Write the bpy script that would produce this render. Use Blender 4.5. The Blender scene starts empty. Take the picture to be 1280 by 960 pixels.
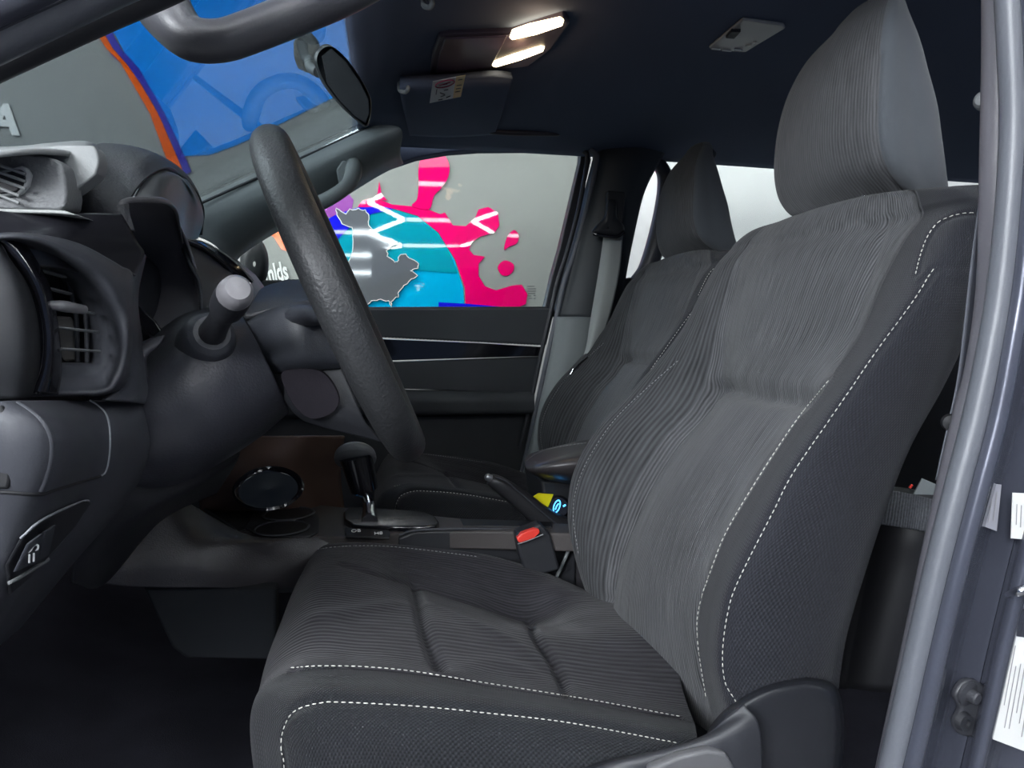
import bpy, bmesh, math, random
import numpy as np
from mathutils import Vector, Matrix
from mathutils.bvhtree import BVHTree
random.seed(4)
SC = bpy.context.scene
C = SC.collection
# ------------------------------------------------------------------ camera
F = 900.0; YAW = math.radians(10.0); PIT = math.radians(5.4); Z0 = 1.4
cam = bpy.data.cameras.new('camera'); cam.lens = F/1280*36; cam.sensor_width = 36; cam.clip_start = 0.02
co = bpy.data.objects.new('camera', cam); C.objects.link(co); SC.camera = co
FWD = Vector((math.sin(YAW)*math.cos(PIT), math.cos(YAW)*math.cos(PIT), -math.sin(PIT)))
RT = Vector((math.cos(YAW), -math.sin(YAW), 0)); UP = RT.cross(FWD)
co.location = (0, 0, Z0)
co.rotation_euler = Matrix((RT, UP, -FWD)).transposed().to_euler()
# ------------------------------------------------------------------ world, lights, exposure
w = bpy.data.worlds.new('world'); SC.world = w; w.use_nodes = True
w.node_tree.nodes['Background'].inputs[0].default_value = (0.26, 0.37, 0.64, 1)
w.node_tree.nodes['Background'].inputs[1].default_value = 0.26
SC.view_settings.view_transform = 'Standard'; SC.view_settings.look = 'None'
SC.view_settings.gamma = 1; SC.view_settings.use_curve_mapping = False
SC.view_settings.exposure = 0.0
def area(name, loc, tgt, sx, sy, power, col):
    l = bpy.data.lights.new(name, 'AREA'); l.shape = 'RECTANGLE'; l.size = sx; l.size_y = sy; l.energy = power; l.color = col
    o = bpy.data.objects.new(name, l); C.objects.link(o); o.location = loc
    o.rotation_euler = (Vector(tgt)-Vector(loc)).to_track_quat('-Z', 'Y').to_euler(); return o
area('added_side_fill', (-1.5, -1.5, 2.3), (0.5, 1.0, 1.4), 1.1, 0.8, 118, (0.90, 0.95, 1.0))  # added fill light for the backrest, not a lamp of the studio
area('added_top_fill', (0.9, -1.6, 4.3), (0.5, 0.8, 1.1), 2.6, 1.4, 50, (0.90, 0.95, 1.0))  # added fill light above the open door, supplements the led tubes
area('added_front_fill', (-2.6, 1.6, 3.2), (-0.4, 1.6, 1.4), 1.6, 1.6, 170, (0.92, 0.96, 1.0))  # added fill light shining in through the windscreen
area('added_wall_fill', (1.0, 2.35, 3.3), (0.6, 3.3, 1.2), 5.0, 0.4, 45, (0.97, 0.98, 1.0))  # added fill light that brightens the mural wall

# ------------------------------------------------------------------ projection helpers (measure, then build in metres)
def P(px, py, Y):
    d = FWD*F + RT*(px-640) - UP*(py-480)
    return Vector((0, 0, Z0)) + d*(Y/d.y)
def W(x, y, z): return Vector((x, y, z+Z0))
def ray(px, py): return (FWD*F + RT*(px-640) - UP*(py-480)).normalized()
# ------------------------------------------------------------------ materials
MATS = {}
def mat(name, col, rough=0.5, metal=0.0, bump=None, spec=0.5, emis=None, coat=0.0, var=0.0, sheen=0.0):
    if name in MATS: return MATS[name]
    m = bpy.data.materials.new(name); m.use_nodes = True; nt = m.node_tree; N = nt.nodes; L = nt.links
    b = N['Principled BSDF']
    b.inputs['Base Color'].default_value = (*col, 1); b.inputs['Roughness'].default_value = rough
    b.inputs['Metallic'].default_value = metal; b.inputs['Specular IOR Level'].default_value = spec
    b.inputs['Coat Weight'].default_value = coat; b.inputs['Coat Roughness'].default_value = 0.05
    b.inputs['Sheen Weight'].default_value = sheen
    if emis:
        b.inputs['Emission Color'].default_value = (*emis[0], 1); b.inputs['Emission Strength'].default_value = emis[1]
    tc = N.new('ShaderNodeTexCoord')
    if var:
        n = N.new('ShaderNodeTexNoise'); n.inputs['Scale'].default_value = 9; n.inputs['Detail'].default_value = 6
        L.new(tc.outputs['Object'], n.inputs['Vector'])
        mx = N.new('ShaderNodeMix'); mx.data_type = 'RGBA'
        mx.inputs[6].default_value = (*[c*(1-var) for c in col], 1); mx.inputs[7].default_value = (*[min(1, c*(1+var)) for c in col], 1)
        L.new(n.outputs[0], mx.inputs[0]); L.new(mx.outputs[2], b.inputs['Base Color'])
    if bump:
        sc, st = bump
        n = N.new('ShaderNodeTexNoise'); n.inputs['Scale'].default_value = sc; n.inputs['Detail'].default_value = 3
        L.new(tc.outputs['Object'], n.inputs['Vector'])
        bp = N.new('ShaderNodeBump'); bp.inputs['Strength'].default_value = st; bp.inputs['Distance'].default_value = 0.001
        L.new(n.outputs[0], bp.inputs['Height']); L.new(bp.outputs[0], b.inputs['Normal'])
    MATS[name] = m; return m
def fabric(name, col, axis='U', n=120, contrast=0.55, strength=0.6, kind='rib', col2=None):
    m = bpy.data.materials.new(name); m.use_nodes = True; nt = m.node_tree; N = nt.nodes; L = nt.links
    b = N['Principled BSDF']; b.inputs['Roughness'].default_value = 0.85; b.inputs['Specular IOR Level'].default_value = 0.2
    b.inputs['Sheen Weight'].default_value = 0.09; b.inputs['Sheen Roughness'].default_value = 0.4
    uv = N.new('ShaderNodeUVMap'); sep = N.new('ShaderNodeSeparateXYZ'); L.new(uv.outputs[0], sep.inputs[0])
    def mth(op, a, bb=None):
        x = N.new('ShaderNodeMath'); x.operation = op
        for i, v in enumerate((a, bb)):
            if v is None: continue
            if isinstance(v, (int, float)): x.inputs[i].default_value = v
            else: L.new(v, x.inputs[i])
        return x.outputs[0]
    if kind == 'rib':
        ax = sep.outputs[0 if axis == 'U' else 1]
        nz = N.new('ShaderNodeTexNoise'); nz.inputs['Scale'].default_value = 1.0; nz.inputs['Detail'].default_value = 4
        mp = N.new('ShaderNodeMapping'); mp.inputs['Scale'].default_value = (n*1.3, 14, 1) if axis == 'U' else (14, n*1.3, 1)
        L.new(uv.outputs[0], mp.inputs[0]); L.new(mp.outputs[0], nz.inputs['Vector'])
        s = mth('SINE', mth('MULTIPLY', ax, n*2*math.pi)); s01 = mth('MULTIPLY', mth('ADD', s, 1.0), 0.5)
        h = mth('ADD', mth('MULTIPLY', s01, 0.45), mth('MULTIPLY', nz.outputs[0], 0.9))
        fac = mth('SUBTRACT', h, 0.2)
    else:
        su = mth('SINE', mth('MULTIPLY', sep.outputs[0], n*2*math.pi)); sv = mth('SINE', mth('MULTIPLY', sep.outputs[1], n*1.3*math.pi))
        fac = mth('MULTIPLY', mth('ADD', mth('MULTIPLY', su, sv), 1.0), 0.5); h = fac
    tc = N.new('ShaderNodeTexCoord'); fn = N.new('ShaderNodeTexNoise'); fn.inputs['Scale'].default_value = 7; fn.inputs['Detail'].default_value = 5
    L.new(tc.outputs['Object'], fn.inputs['Vector'])
    mx = N.new('ShaderNodeMix'); mx.data_type = 'RGBA'; c2 = col2 or tuple(c*(1+contrast*1.6) for c in col)
    mx.inputs[6].default_value = (*[c*(1-contrast) for c in col], 1); mx.inputs[7].default_value = (*c2, 1)
    fac2 = mth('ADD', fac, mth('MULTIPLY', mth('SUBTRACT', fn.outputs[0], 0.5), 0.5))
    L.new(fac2, mx.inputs[0]); L.new(mx.outputs[2], b.inputs['Base Color'])
    bp = N.new('ShaderNodeBump'); bp.inputs['Strength'].default_value = strength; bp.inputs['Distance'].default_value = 0.0012
    L.new(h, bp.inputs['Height']); L.new(bp.outputs[0], b.inputs['Normal'])
    return m
def glass(name, tint, ior=1.5):
    m = bpy.data.materials.new(name); m.use_nodes = True; nt = m.node_tree; N = nt.nodes; L = nt.links
    for n in list(N):
        if n.type != 'OUTPUT_MATERIAL': N.remove(n)
    t = N.new('ShaderNodeBsdfTransparent'); t.inputs[0].default_value = (*tint, 1)
    g = N.new('ShaderNodeBsdfGlossy'); g.inputs['Roughness'].default_value = 0.004
    f = N.new('ShaderNodeFresnel'); gm = N.new('ShaderNodeNewGeometry'); ml = N.new('ShaderNodeMapRange')
    ml.inputs[3].default_value = ior; ml.inputs[4].default_value = 1/ior   # the node already swaps media on the inner face
    L.new(gm.outputs['Backfacing'], ml.inputs[0]); L.new(ml.outputs[0], f.inputs[0])
    mx = N.new('ShaderNodeMixShader'); L.new(f.outputs[0], mx.inputs[0]); L.new(t.outputs[0], mx.inputs[1]); L.new(g.outputs[0], mx.inputs[2])
    L.new(mx.outputs[0], N['Material Output'].inputs[0]); return m

M_dash = mat('dash_plastic', (0.042, 0.045, 0.055), 0.48, bump=(900, 0.25))
M_dashlt = mat('dash_plastic_grey', (0.040, 0.042, 0.051), 0.55, bump=(700, 0.12))
M_hood = mat('hood_plastic', (0.045, 0.046, 0.052), 0.5, bump=(420, 0.5))
M_pod = mat('pod_plastic', (0.14, 0.145, 0.15), 0.55, bump=(500, 0.6))
M_podlt = mat('pod_cover_plastic', (0.24, 0.25, 0.25), 0.6, bump=(500, 0.2))
M_dark = mat('dark_plastic', (0.018, 0.019, 0.023), 0.5, bump=(800, 0.15))
M_black = mat('black_void', (0.006, 0.006, 0.008), 0.6)
M_gloss = mat('piano_black', (0.008, 0.008, 0.011), 0.12, coat=0.6)
M_line = mat('liner_fabric', (0.11, 0.135, 0.20), 0.95, bump=(1500, 0.3), spec=0.15)
M_pillar = mat('pillar_plastic', (0.20, 0.22, 0.225), 0.55, bump=(900, 0.12))
M_door = mat('door_plastic', (0.034, 0.037, 0.042), 0.5, bump=(700, 0.4))
M_doorf = mat('door_pad', (0.050, 0.054, 0.060), 0.65, bump=(900, 0.3))
M_leather = mat('rim_leather', (0.030, 0.031, 0.033), 0.42, bump=(330, 0.9))
M_chrome = mat('chrome', (0.7, 0.7, 0.72), 0.15, metal=1.0)
M_satin = mat('satin_metal', (0.35, 0.36, 0.38), 0.35, metal=0.8)
M_rubber = mat('seal_rubber', (0.10, 0.106, 0.122), 0.38, bump=(900, 0.08))
M_rubdk = mat('seal_rubber_dark', (0.035, 0.036, 0.042), 0.45)
M_paint = mat('grey_car_paint', (0.075, 0.08, 0.105), 0.22, metal=0.35, coat=0.6, bump=(1800, 0.03))
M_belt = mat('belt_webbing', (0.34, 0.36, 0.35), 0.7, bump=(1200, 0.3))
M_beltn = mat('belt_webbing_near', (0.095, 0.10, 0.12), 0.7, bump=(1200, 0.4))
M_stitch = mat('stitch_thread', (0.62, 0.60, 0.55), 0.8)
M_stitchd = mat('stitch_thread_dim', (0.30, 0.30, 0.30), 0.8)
M_carpet = mat('carpet', (0.018, 0.018, 0.024), 1.0, bump=(500, 1.0), spec=0.05, var=0.5)
M_white = mat('white_print', (0.80, 0.80, 0.78), 0.5)
M_label = mat('label_paper', (0.62, 0.62, 0.60), 0.55)
M_ink = mat('label_ink', (0.06, 0.06, 0.07), 0.6)
M_red = mat('buckle_red', (0.75, 0.05, 0.035), 0.35)
M_yellow = mat('yellow_tag', (0.85, 0.75, 0.0), 0.6)
M_blueglow = mat('blue_ring', (0.02, 0.15, 0.5), 0.4, emis=((0.08, 0.45, 1.0), 3.0))
M_lampwarm = mat('lamp_lens_lit', (1, 0.85, 0.6), 0.4, emis=((1.0, 0.80, 0.48), 7.0))
M_lens = mat('lamp_lens_off', (0.42, 0.41, 0.40), 0.25)
M_tube = mat('led_tube', (1, 1, 1), 0.4, emis=((0.95, 0.98, 1.0), 16.0))
M_wall = mat('studio_wall_paint', (0.30, 0.305, 0.29), 0.75, var=0.05)
M_wallr = mat('studio_wall_white', (0.62, 0.64, 0.62), 0.8)
M_floor = mat('studio_floor', (0.12, 0.12, 0.125), 0.4, var=0.2)
M_pink = mat('pink_vinyl', (1.0, 0.0, 0.16), 0.025, spec=0.9)
M_blue = mat('blue_vinyl', (0.0, 0.45, 0.80), 0.025, spec=0.9)
M_teal = mat('teal_vinyl', (0.0, 0.33, 0.45), 0.025, spec=0.9)
M_dblue = mat('dark_blue_vinyl', (0.01, 0.01, 0.75), 0.025, spec=0.9)
M_orange = mat('orange_vinyl', (1.0, 0.13, 0.0), 0.15)
M_purple = mat('purple_vinyl', (0.30, 0.04, 0.36), 0.15)
M_sky = mat('azure_reflection_tone', (0.0, 0.27, 0.95), 0.2)
M_indigo = mat('indigo_reflection_tone', (0.04, 0.03, 0.42), 0.2)
M_mapgrey = mat('silver_vinyl', (0.30, 0.31, 0.34), 0.05, metal=0.6)
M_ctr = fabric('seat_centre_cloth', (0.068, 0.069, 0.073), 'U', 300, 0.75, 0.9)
M_ctrv = fabric('centre_cloth_shaded', (0.024, 0.023, 0.027), 'U', 150, 0.65, 0.9)  # same cloth as the backrest, darkened to paint in weaker light
M_strip = fabric('seat_bolster_cloth', (0.046, 0.047, 0.050), 'U', 150, 0.65, 1.0)
M_side = fabric('seat_side_mesh', (0.019, 0.020, 0.025), 'U', 260, 0.4, 0.7, kind='dot')
M_sideC = fabric('cushion_side_mesh', (0.017, 0.018, 0.021), 'U', 170, 0.45, 0.8, kind='dot')
M_hr = fabric('headrest_cloth', (0.070, 0.071, 0.075), 'U', 170, 0.4, 0.5)
M_hrs = mat('headrest_side_cloth', (0.066, 0.074, 0.085), 0.9, bump=(1800, 0.3), sheen=0.2)

# ------------------------------------------------------------------ object helpers
def link(name, me, mats, parent=None, smooth=True):
    o = bpy.data.objects.new(name, me); C.objects.link(o)
    for m in (mats if isinstance(mats, (list, tuple)) else [mats]): me.materials.append(m)
    if smooth:
        for p in me.polygons: p.use_smooth = True
    if parent:
        o.parent = parent; o.matrix_parent_inverse = Matrix.Translation(-parent.location)
    return o
def thing(name, label, cat, loc, group=None):
    o = bpy.data.objects.new(name, None); C.objects.link(o); o.location = loc; o.empty_display_size = 0.05
    o['label'] = label; o['category'] = cat
    if group: o['group'] = group
    return o
def tag(o, label, cat, group=None):
    o['label'] = label; o['category'] = cat
    if group: o['group'] = group
    return o
def struct(o, label=None):
    o['kind'] = 'structure'
    if label: o['label'] = label
    return o
def sempty(name, label, loc):
    o = bpy.data.objects.new(name, None); C.objects.link(o); o.location = loc; o['kind'] = 'structure'; o['label'] = label; return o
def cr(pts, n, closed=False, lin=False):
    pts = np.asarray(pts, float); k = len(pts)
    if closed: ts = np.arange(n)*k/n
    else: ts = np.linspace(0, k-1, n)
    i = np.floor(ts).astype(int)
    if not closed: i = np.minimum(i, k-2)
    f = (ts-i).reshape((-1,)+(1,)*(pts.ndim-1))
    if closed: g = lambda j: pts[j % k]
    else:
        ext = np.concatenate([[2*pts[0]-pts[1]], pts, [2*pts[-1]-pts[-2]]]); g = lambda j: ext[j+1]
    p0, p1, p2, p3 = g(i-1), g(i), g(i+1), g(i+2)
    if lin: return p1*(1-f)+p2*f
    return 0.5*((2*p1)+(-p0+p2)*f+(2*p0-5*p1+4*p2-p3)*f**2+(-p0+3*p1-3*p2+p3)*f**3)
def netarr(rows, nu, nv, closed=False):
    a = np.array([[tuple(p) for p in r] for r in rows])
    a = np.stack([cr(r, nu, closed) for r in a])
    return cr(a, nv)
def mesh_from_grid(name, A, closed=False, matf=None, caps=False):
    nv, nu = A.shape[:2]
    me = bpy.data.meshes.new(name)
    verts = A.reshape(-1, 3); fs = []; uvs = []; mi = []
    for j in range(nv-1):
        for i in range(nu if closed else nu-1):
            i2 = (i+1) % nu
            fs.append((j*nu+i, j*nu+i2, (j+1)*nu+i2, (j+1)*nu+i))
            u0, u1 = i/nu, (i+1)/nu; v0, v1 = j/(nv-1), (j+1)/(nv-1)
            uvs += [u0, v0, u1, v0, u1, v1, u0, v1]
            mi.append(matf((i+.5)/nu, (j+.5)/(nv-1)) if matf else 0)
    if caps and closed:
        fs.append(tuple(range(nu))[::-1]); uvs += [0, 0]*nu; mi.append(mi[0])
        fs.append(tuple((nv-1)*nu+i for i in range(nu))); uvs += [0, 0]*nu; mi.append(mi[-1])
    me.from_pydata([tuple(v) for v in verts], [], fs)
    l = me.uv_layers.new(name='UVMap'); l.data.foreach_set('uv', uvs)
    me.polygons.foreach_set('material_index', mi); me.update(); return me
def net(name, rows, m, parent=None, nu=32, nv=32, closed=False, thick=0.0, caps=False, matf=None):
    A = netarr(rows, nu, nv, closed)
    me = mesh_from_grid(name, A, closed, matf, caps)
    bm = bmesh.new(); bm.from_mesh(me); bmesh.ops.recalc_face_normals(bm, faces=bm.faces); bm.to_mesh(me); bm.free()
    o = link(name, me, m, parent)
    if thick:
        s = o.modifiers.new('solid', 'SOLIDIFY'); s.thickness = thick; s.offset = 0
    return o
def bevel(o, wd, seg=3, ang=35):
    if wd:
        b = o.modifiers.new('bevel', 'BEVEL'); b.width = wd; b.segments = seg; b.limit_method = 'ANGLE'; b.angle_limit = math.radians(ang)
    try: o.data.set_sharp_from_angle(angle=math.radians(40))
    except Exception: pass
    return o
def plate(name, pts, d, m, parent=None, bev=0.002, seg=3, smooth=True, curve=0):
    """closed outline (list of world points), pushed by vector d"""
    if curve:
        pts = [Vector(p) for p in cr([tuple(p) for p in pts], curve, True)]
    n = len(pts); d = Vector(d)
    me = bpy.data.meshes.new(name); vs = [Vector(p) for p in pts]+[Vector(p)+d for p in pts]
    fs = [tuple(range(n)), tuple(range(2*n-1, n-1, -1))]+[(i, i+n, (i+1) % n+n, (i+1) % n) for i in range(n)]
    me.from_pydata([tuple(v) for v in vs], [], fs)
    bm = bmesh.new(); bm.from_mesh(me)
    big = [f for f in bm.faces if len(f.verts) > 4]
    if big: bmesh.ops.triangulate(bm, faces=big, ngon_method='EAR_CLIP')
    bmesh.ops.recalc_face_normals(bm, faces=bm.faces)
    bmesh.ops.dissolve_limit(bm, angle_limit=0.02, verts=bm.verts, edges=bm.edges)
    bm.to_mesh(me); bm.free()
    o = link(name, me, m, parent, smooth); bevel(o, bev, seg); return o
def pp(name, pix, Y, depth, m, parent=None, bev=0.002, curve=0, seg=3):
    pts = [P(p[0], p[1], p[2] if len(p) > 2 else Y) for p in pix]
    return plate(name, pts, (0, depth, 0), m, parent, bev, curve=curve, seg=seg)
def tube(name, pts, r, m, parent=None, n=48, sides=16, closed=False, flat=1.0, upv=None, caps=True, sm=True):
    k = [tuple(p) for p in pts]; path = cr(k, n, closed) if sm else np.array(k); n = len(path)
    rr = cr(np.array(r, float), n, closed) if hasattr(r, '__len__') else np.full(n, r)
    rings = []; prev = Vector(upv) if upv else None
    for i in range(n):
        a = Vector(path[(i-1) % n if closed else max(0, i-1)]); b = Vector(path[(i+1) % n if closed else min(n-1, i+1)])
        t = (b-a).normalized()
        if prev is None: prev = Vector((0, 0, 1)) if abs(t.z) < 0.9 else Vector((1, 0, 0))
        u = (prev-t*prev.dot(t)).normalized(); v = t.cross(u)
        if not upv: prev = u
        rings.append([tuple(Vector(path[i])+u*math.cos(q)*rr[i]*flat+v*math.sin(q)*rr[i]) for q in [2*math.pi*s/sides for s in range(sides)]])
    A = np.array(rings)
    if closed: A = np.concatenate([A, A[:1]])
    me = mesh_from_grid(name, A, True, caps=(caps and not closed))
    bm = bmesh.new(); bm.from_mesh(me); bmesh.ops.recalc_face_normals(bm, faces=bm.faces); bm.to_mesh(me); bm.free()
    o = link(name, me, m, parent)
    try: me.set_sharp_from_angle(angle=math.radians(50))
    except Exception: pass
    return o
def box(name, c, s, m, parent=None, bev=0.002, rot=None):
    me = bpy.data.meshes.new(name); bm = bmesh.new(); bmesh.ops.create_cube(bm, size=1)
    R = rot.to_3x3() if rot else Matrix.Identity(3)
    for v in bm.verts: v.co = R @ Vector((v.co.x*s[0], v.co.y*s[1], v.co.z*s[2])) + Vector(c)
    bm.to_mesh(me); bm.free(); o = link(name, me, m, parent); bevel(o, bev); return o
def lathe(name, prof, c, axis, m, parent=None, seg=40):
    """prof: (radius, height) along axis from point c"""
    ax = Vector(axis).normalized(); u = ax.orthogonal().normalized(); v = ax.cross(u); c = Vector(c)
    A = np.array([[tuple(c+ax*h+(u*math.cos(q)+v*math.sin(q))*max(r, 1e-5)) for q in [2*math.pi*s/seg for s in range(seg)]] for r, h in prof])
    me = mesh_from_grid(name, A, True)
    bm = bmesh.new(); bm.from_mesh(me); bmesh.ops.recalc_face_normals(bm, faces=bm.faces); bm.to_mesh(me); bm.free()
    o = link(name, me, m, parent)
    try: me.set_sharp_from_angle(angle=math.radians(35))
    except Exception: pass
    return o
def text(name, s, loc, xdir, ydir, size, m, parent=None, depth=0.0006, shear=0, bold=0, tall=1.0):
    cu = bpy.data.curves.new(name, 'FONT'); cu.body = s; cu.size = size; cu.extrude = depth; cu.align_x = 'CENTER'; cu.align_y = 'CENTER'
    cu.shear = shear; cu.offset = bold
    t = bpy.data.objects.new('tmp', cu); C.objects.link(t)
    dg = bpy.context.evaluated_depsgraph_get(); me = bpy.data.meshes.new_from_object(t.evaluated_get(dg))
    bpy.data.objects.remove(t)
    x = Vector(xdir).normalized(); y = Vector(ydir); y = (y-x*y.dot(x)).normalized(); z = x.cross(y)
    Mx = Matrix((x, y, z)).transposed().to_4x4(); Mx.translation = Vector(loc); me.transform(Mx @ Matrix.Diagonal((1, tall, 1, 1))); me.materials.clear()
    return link(name, me, m, parent, False)
# polyline (pixels) -> points on a surface, measured through the photograph's own view
def onto(bvh, pix, n=120, lift=0.0):
    out = []
    for q in cr(np.array(pix, float), n):
        h = bvh.ray_cast(Vector((0, 0, Z0)), ray(q[0], q[1]), 6)
        if h[0] is not None:
            nn = h[1] if h[1].dot(ray(q[0], q[1])) < 0 else -h[1]
            if out and (h[0]-out[-1][0]).length > 0.06: continue
            out.append((h[0]+nn*lift, nn))
    return out
def resample(pl, step):
    pts = [p for p, _ in pl]; res = []; acc = 0; nxt = 0
    for (a, na), (b, nb) in zip(pl[:-1], pl[1:]):
        L = (b-a).length
        while L > 1e-9 and nxt <= acc+L:
            t = (nxt-acc)/L; res.append((a.lerp(b, t), na.lerp(nb, t), (b-a).normalized())); nxt += step
        acc += L
    return res
def stitches(name, lines, m, parent, step=0.0062, ln=0.0040, r=0.00052):
    vs, fs = [], []
    for pl in lines:
        for c, nn, t in resample(pl, step):
            s = t.cross(nn)
            if s.length < 1e-6: continue
            s.normalize(); nn = s.cross(t).normalized(); k = len(vs)
            for e, sc in ((-0.5, 0.3), (-0.3, 1), (0.3, 1), (0.5, 0.3)):
                for a in range(5):
                    q = 2*math.pi*a/5; vs.append(tuple(c+t*ln*e+(s*math.cos(q)+nn*math.sin(q))*r*sc))
            for g in range(3):
                for a in range(5): fs.append((k+g*5+a, k+g*5+(a+1) % 5, k+g*5+5+(a+1) % 5, k+g*5+5+a))
    me = bpy.data.meshes.new(name); me.from_pydata(vs, [], fs)
    o = link(name, me, m, parent); o['kind'] = 'stuff'; return o
def groove(A, lines, closed):
    """press seams into a grid surface; lines = [(polyline, depth, width)]"""
    V = A.reshape(-1, 3).copy()
    du = (np.roll(A, -1, 1)-np.roll(A, 1, 1)) if closed else np.gradient(A, axis=1)
    dv = np.gradient(A, axis=0); nn = np.cross(du, dv).reshape(-1, 3); nn /= (np.linalg.norm(nn, axis=1, keepdims=True)+1e-12)
    for pl, dep, wd in lines:
        pts = np.array([tuple(p) for p, _ in pl]); ref = np.array([tuple(x) for _, x in pl])
        if len(pts) < 2: continue
        lo, hi = pts.min(0)-3*wd, pts.max(0)+3*wd
        idx = np.where(((V > lo) & (V < hi)).all(1))[0]
        for s in range(0, len(idx), 4000):
            ii = idx[s:s+4000]; D = np.linalg.norm(V[ii][:, None]-pts[None], axis=2); k = D.argmin(1); d = D[np.arange(len(ii)), k]
            V[ii] -= ref[k]*(dep*np.exp(-(d/wd)**2))[:, None]
    return V.reshape(A.shape)
def snap(o, pix, lift=0.003, n=40):
    me = o.data; b = BVHTree.FromPolygons([v.co for v in me.vertices], [tuple(p.vertices) for p in me.polygons])
    return [p for p, _ in onto(b, pix, n, lift)]
def bvh_of(A, closed):
    nv, nu = A.shape[:2]; vs = [Vector(v) for v in A.reshape(-1, 3)]
    fs = [(j*nu+i, j*nu+(i+1) % nu, (j+1)*nu+(i+1) % nu, (j+1)*nu+i) for j in range(nv-1) for i in range(nu if closed else nu-1)]
    return BVHTree.FromPolygons(vs, fs)
def at_z(curve, Y, z):
    """point on a measured edge (pixel polyline lying at depth Y) at height z"""
    c = np.array(curve, float); py = 394.5 - z*915/Y
    o = np.argsort(c[:, 1]); px = float(np.interp(py, c[o, 1], c[o, 0]))
    return P(px, py, Y)

# ================================================================== STRUCTURE
# studio around the car
YW = 3.25; TL = math.tan(math.radians(3.5))
def wallY(z): return YW + (z)*TL          # graphic wall tilted so the led tubes mirror in the mural
def PWL(px, py, off=0.0):                 # where a sight line meets that wall
    d = ray(px, py); t = (YW)/(d.y - d.z*TL); p = Vector((0, 0, Z0))+d*t; return p+Vector((0, -off, off*TL))
def wall_plate(name, pix, m, parent, off=0.004, curve=0):
    return plate(name, [PWL(p[0], p[1], off) for p in pix], (0, 0.003, 0), m, parent, 0, smooth=False, curve=curve)
zf, zt = -1.4, 2.2
wl = plate('wall_back', [W(-6, wallY(zf), zf), W(5.5, wallY(zf), zf), W(5.5, wallY(zt), zt), W(-6, wallY(zt), zt)], (0, 0.1, 0), M_wall, None, 0, smooth=False)
struct(wl, 'grey leaning studio wall with a bright vinyl mural outside the car')
wr = plate('wall_right', [W(1.0, 3.05, -1.4), W(5.4, 3.05, -1.4), W(5.4, 3.05, 2.2), W(1.0, 3.05, 2.2)], (0, 0.06, 0), M_wallr, None, 0, smooth=False)
struct(wr, 'pale wall seen through the rear door window')
fl = box('floor', (0, 0.5, -0.03), (11, 8.5, 0.06), M_floor, None, 0); struct(fl, 'grey studio floor around the car')
# mural
wall_plate('globe', [(398, 394), (398, 300), (415, 276), (445, 264), (485, 261), (520, 270), (548, 292), (568, 325), (579, 360), (581, 394)], M_blue, wl, 0.004)
wall_plate('globe_upper_sea', [(400, 330), (425, 292), (462, 268), (492, 262), (522, 271), (548, 292), (562, 317), (572, 342), (520, 338), (460, 330)], M_teal, wl, 0.008)
wall_plate('globe_rim_band', [(392, 322), (400, 280), (422, 268), (448, 260), (480, 259), (492, 262), (465, 268), (440, 282), (420, 302), (408, 330)], M_dblue, wl, 0.012)
wall_plate('globe_base_band', [(548, 378), (585, 380), (640, 385), (640, 394), (548, 394)], M_dblue, wl, 0.012)
wall_plate('splash_arc', [(447, 259), (453, 251), (468, 247), (490, 256), (513, 258), (535, 262), (550, 268), (556, 266), (566, 282), (582, 283),
    (594, 272), (598, 262), (610, 259), (622, 266), (624, 282), (618, 291), (600, 296), (590, 303), (586, 312), (592, 319), (606, 321), (598, 330), (598, 345), (606, 358),
    (620, 363), (640, 357), (652, 356), (659, 368), (657, 380), (648, 384), (640, 390), (640, 394), (582, 394), (581, 360), (569, 325), (548, 291), (522, 270), (492, 261)], M_pink, wl, 0.006)
wall_plate('splash_drop', [(515, 258), (521, 250), (523, 235), (523, 212), (527, 197), (540, 190), (553, 193), (561, 205), (560, 222), (551, 236), (542, 246), (536, 262)], M_pink, wl, 0.010, curve=60)
wall_plate('splash_spike', [(465, 250), (472, 243), (474, 227), (477, 243), (484, 251)], M_pink, wl, 0.010)
wall_plate('splash_blob', [(630, 312), (634, 296), (642, 288), (648, 294), (646, 304), (637, 308)], M_pink, wl, 0.006, curve=30)
wall_plate('splash_dot', [(622, 335), (626, 328), (633, 326), (641, 330), (642, 337), (636, 344), (627, 344)], M_pink, wl, 0.006, curve=30)
MAP = [(421, 262), (432, 268), (438, 263), (448, 262), (456, 264), (461, 270), (460, 282), (468, 290), (476, 296), (484, 299), (492, 300), (498, 306), (492, 308), (484, 312), (484, 320), (492, 327),
    (497, 329), (499, 320), (507, 319), (514, 324), (524, 331), (522, 336), (514, 339), (521, 345), (514, 350), (505, 357), (498, 365), (497, 371), (490, 376), (489, 383), (485, 377), (475, 375), (468, 376), (460, 380), (455, 387), (446, 372), (440, 360), (430, 350), (428, 340), (436, 328), (441, 315), (442, 300), (440, 285), (428, 280), (421, 270)]
mj = []
for q in range(len(MAP)):
    a, b = MAP[q], MAP[(q+1) % len(MAP)]
    for f in (0, .33, .66): mj.append((a[0]+(b[0]-a[0])*f+random.uniform(-1, 1), a[1]+(b[1]-a[1])*f+random.uniform(-1, 1)))
wall_plate('continent_map', mj, M_mapgrey, wl, 0.016)
tube('coast_line', [PWL(x, y, .017) for x, y in mj], 0.0022, M_white, wl, len(mj), 6, closed=True, sm=False)
wall_plate('violet_blob', [(405, 262), (412, 245), (430, 236), (442, 250), (440, 262), (425, 270), (405, 272)], M_purple, wl, 0.003)
wall_plate('orange_shape', [(325, 280), (356, 272), (380, 320), (352, 312), (342, 296), (330, 290)], M_orange, wl, 0.003)
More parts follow.
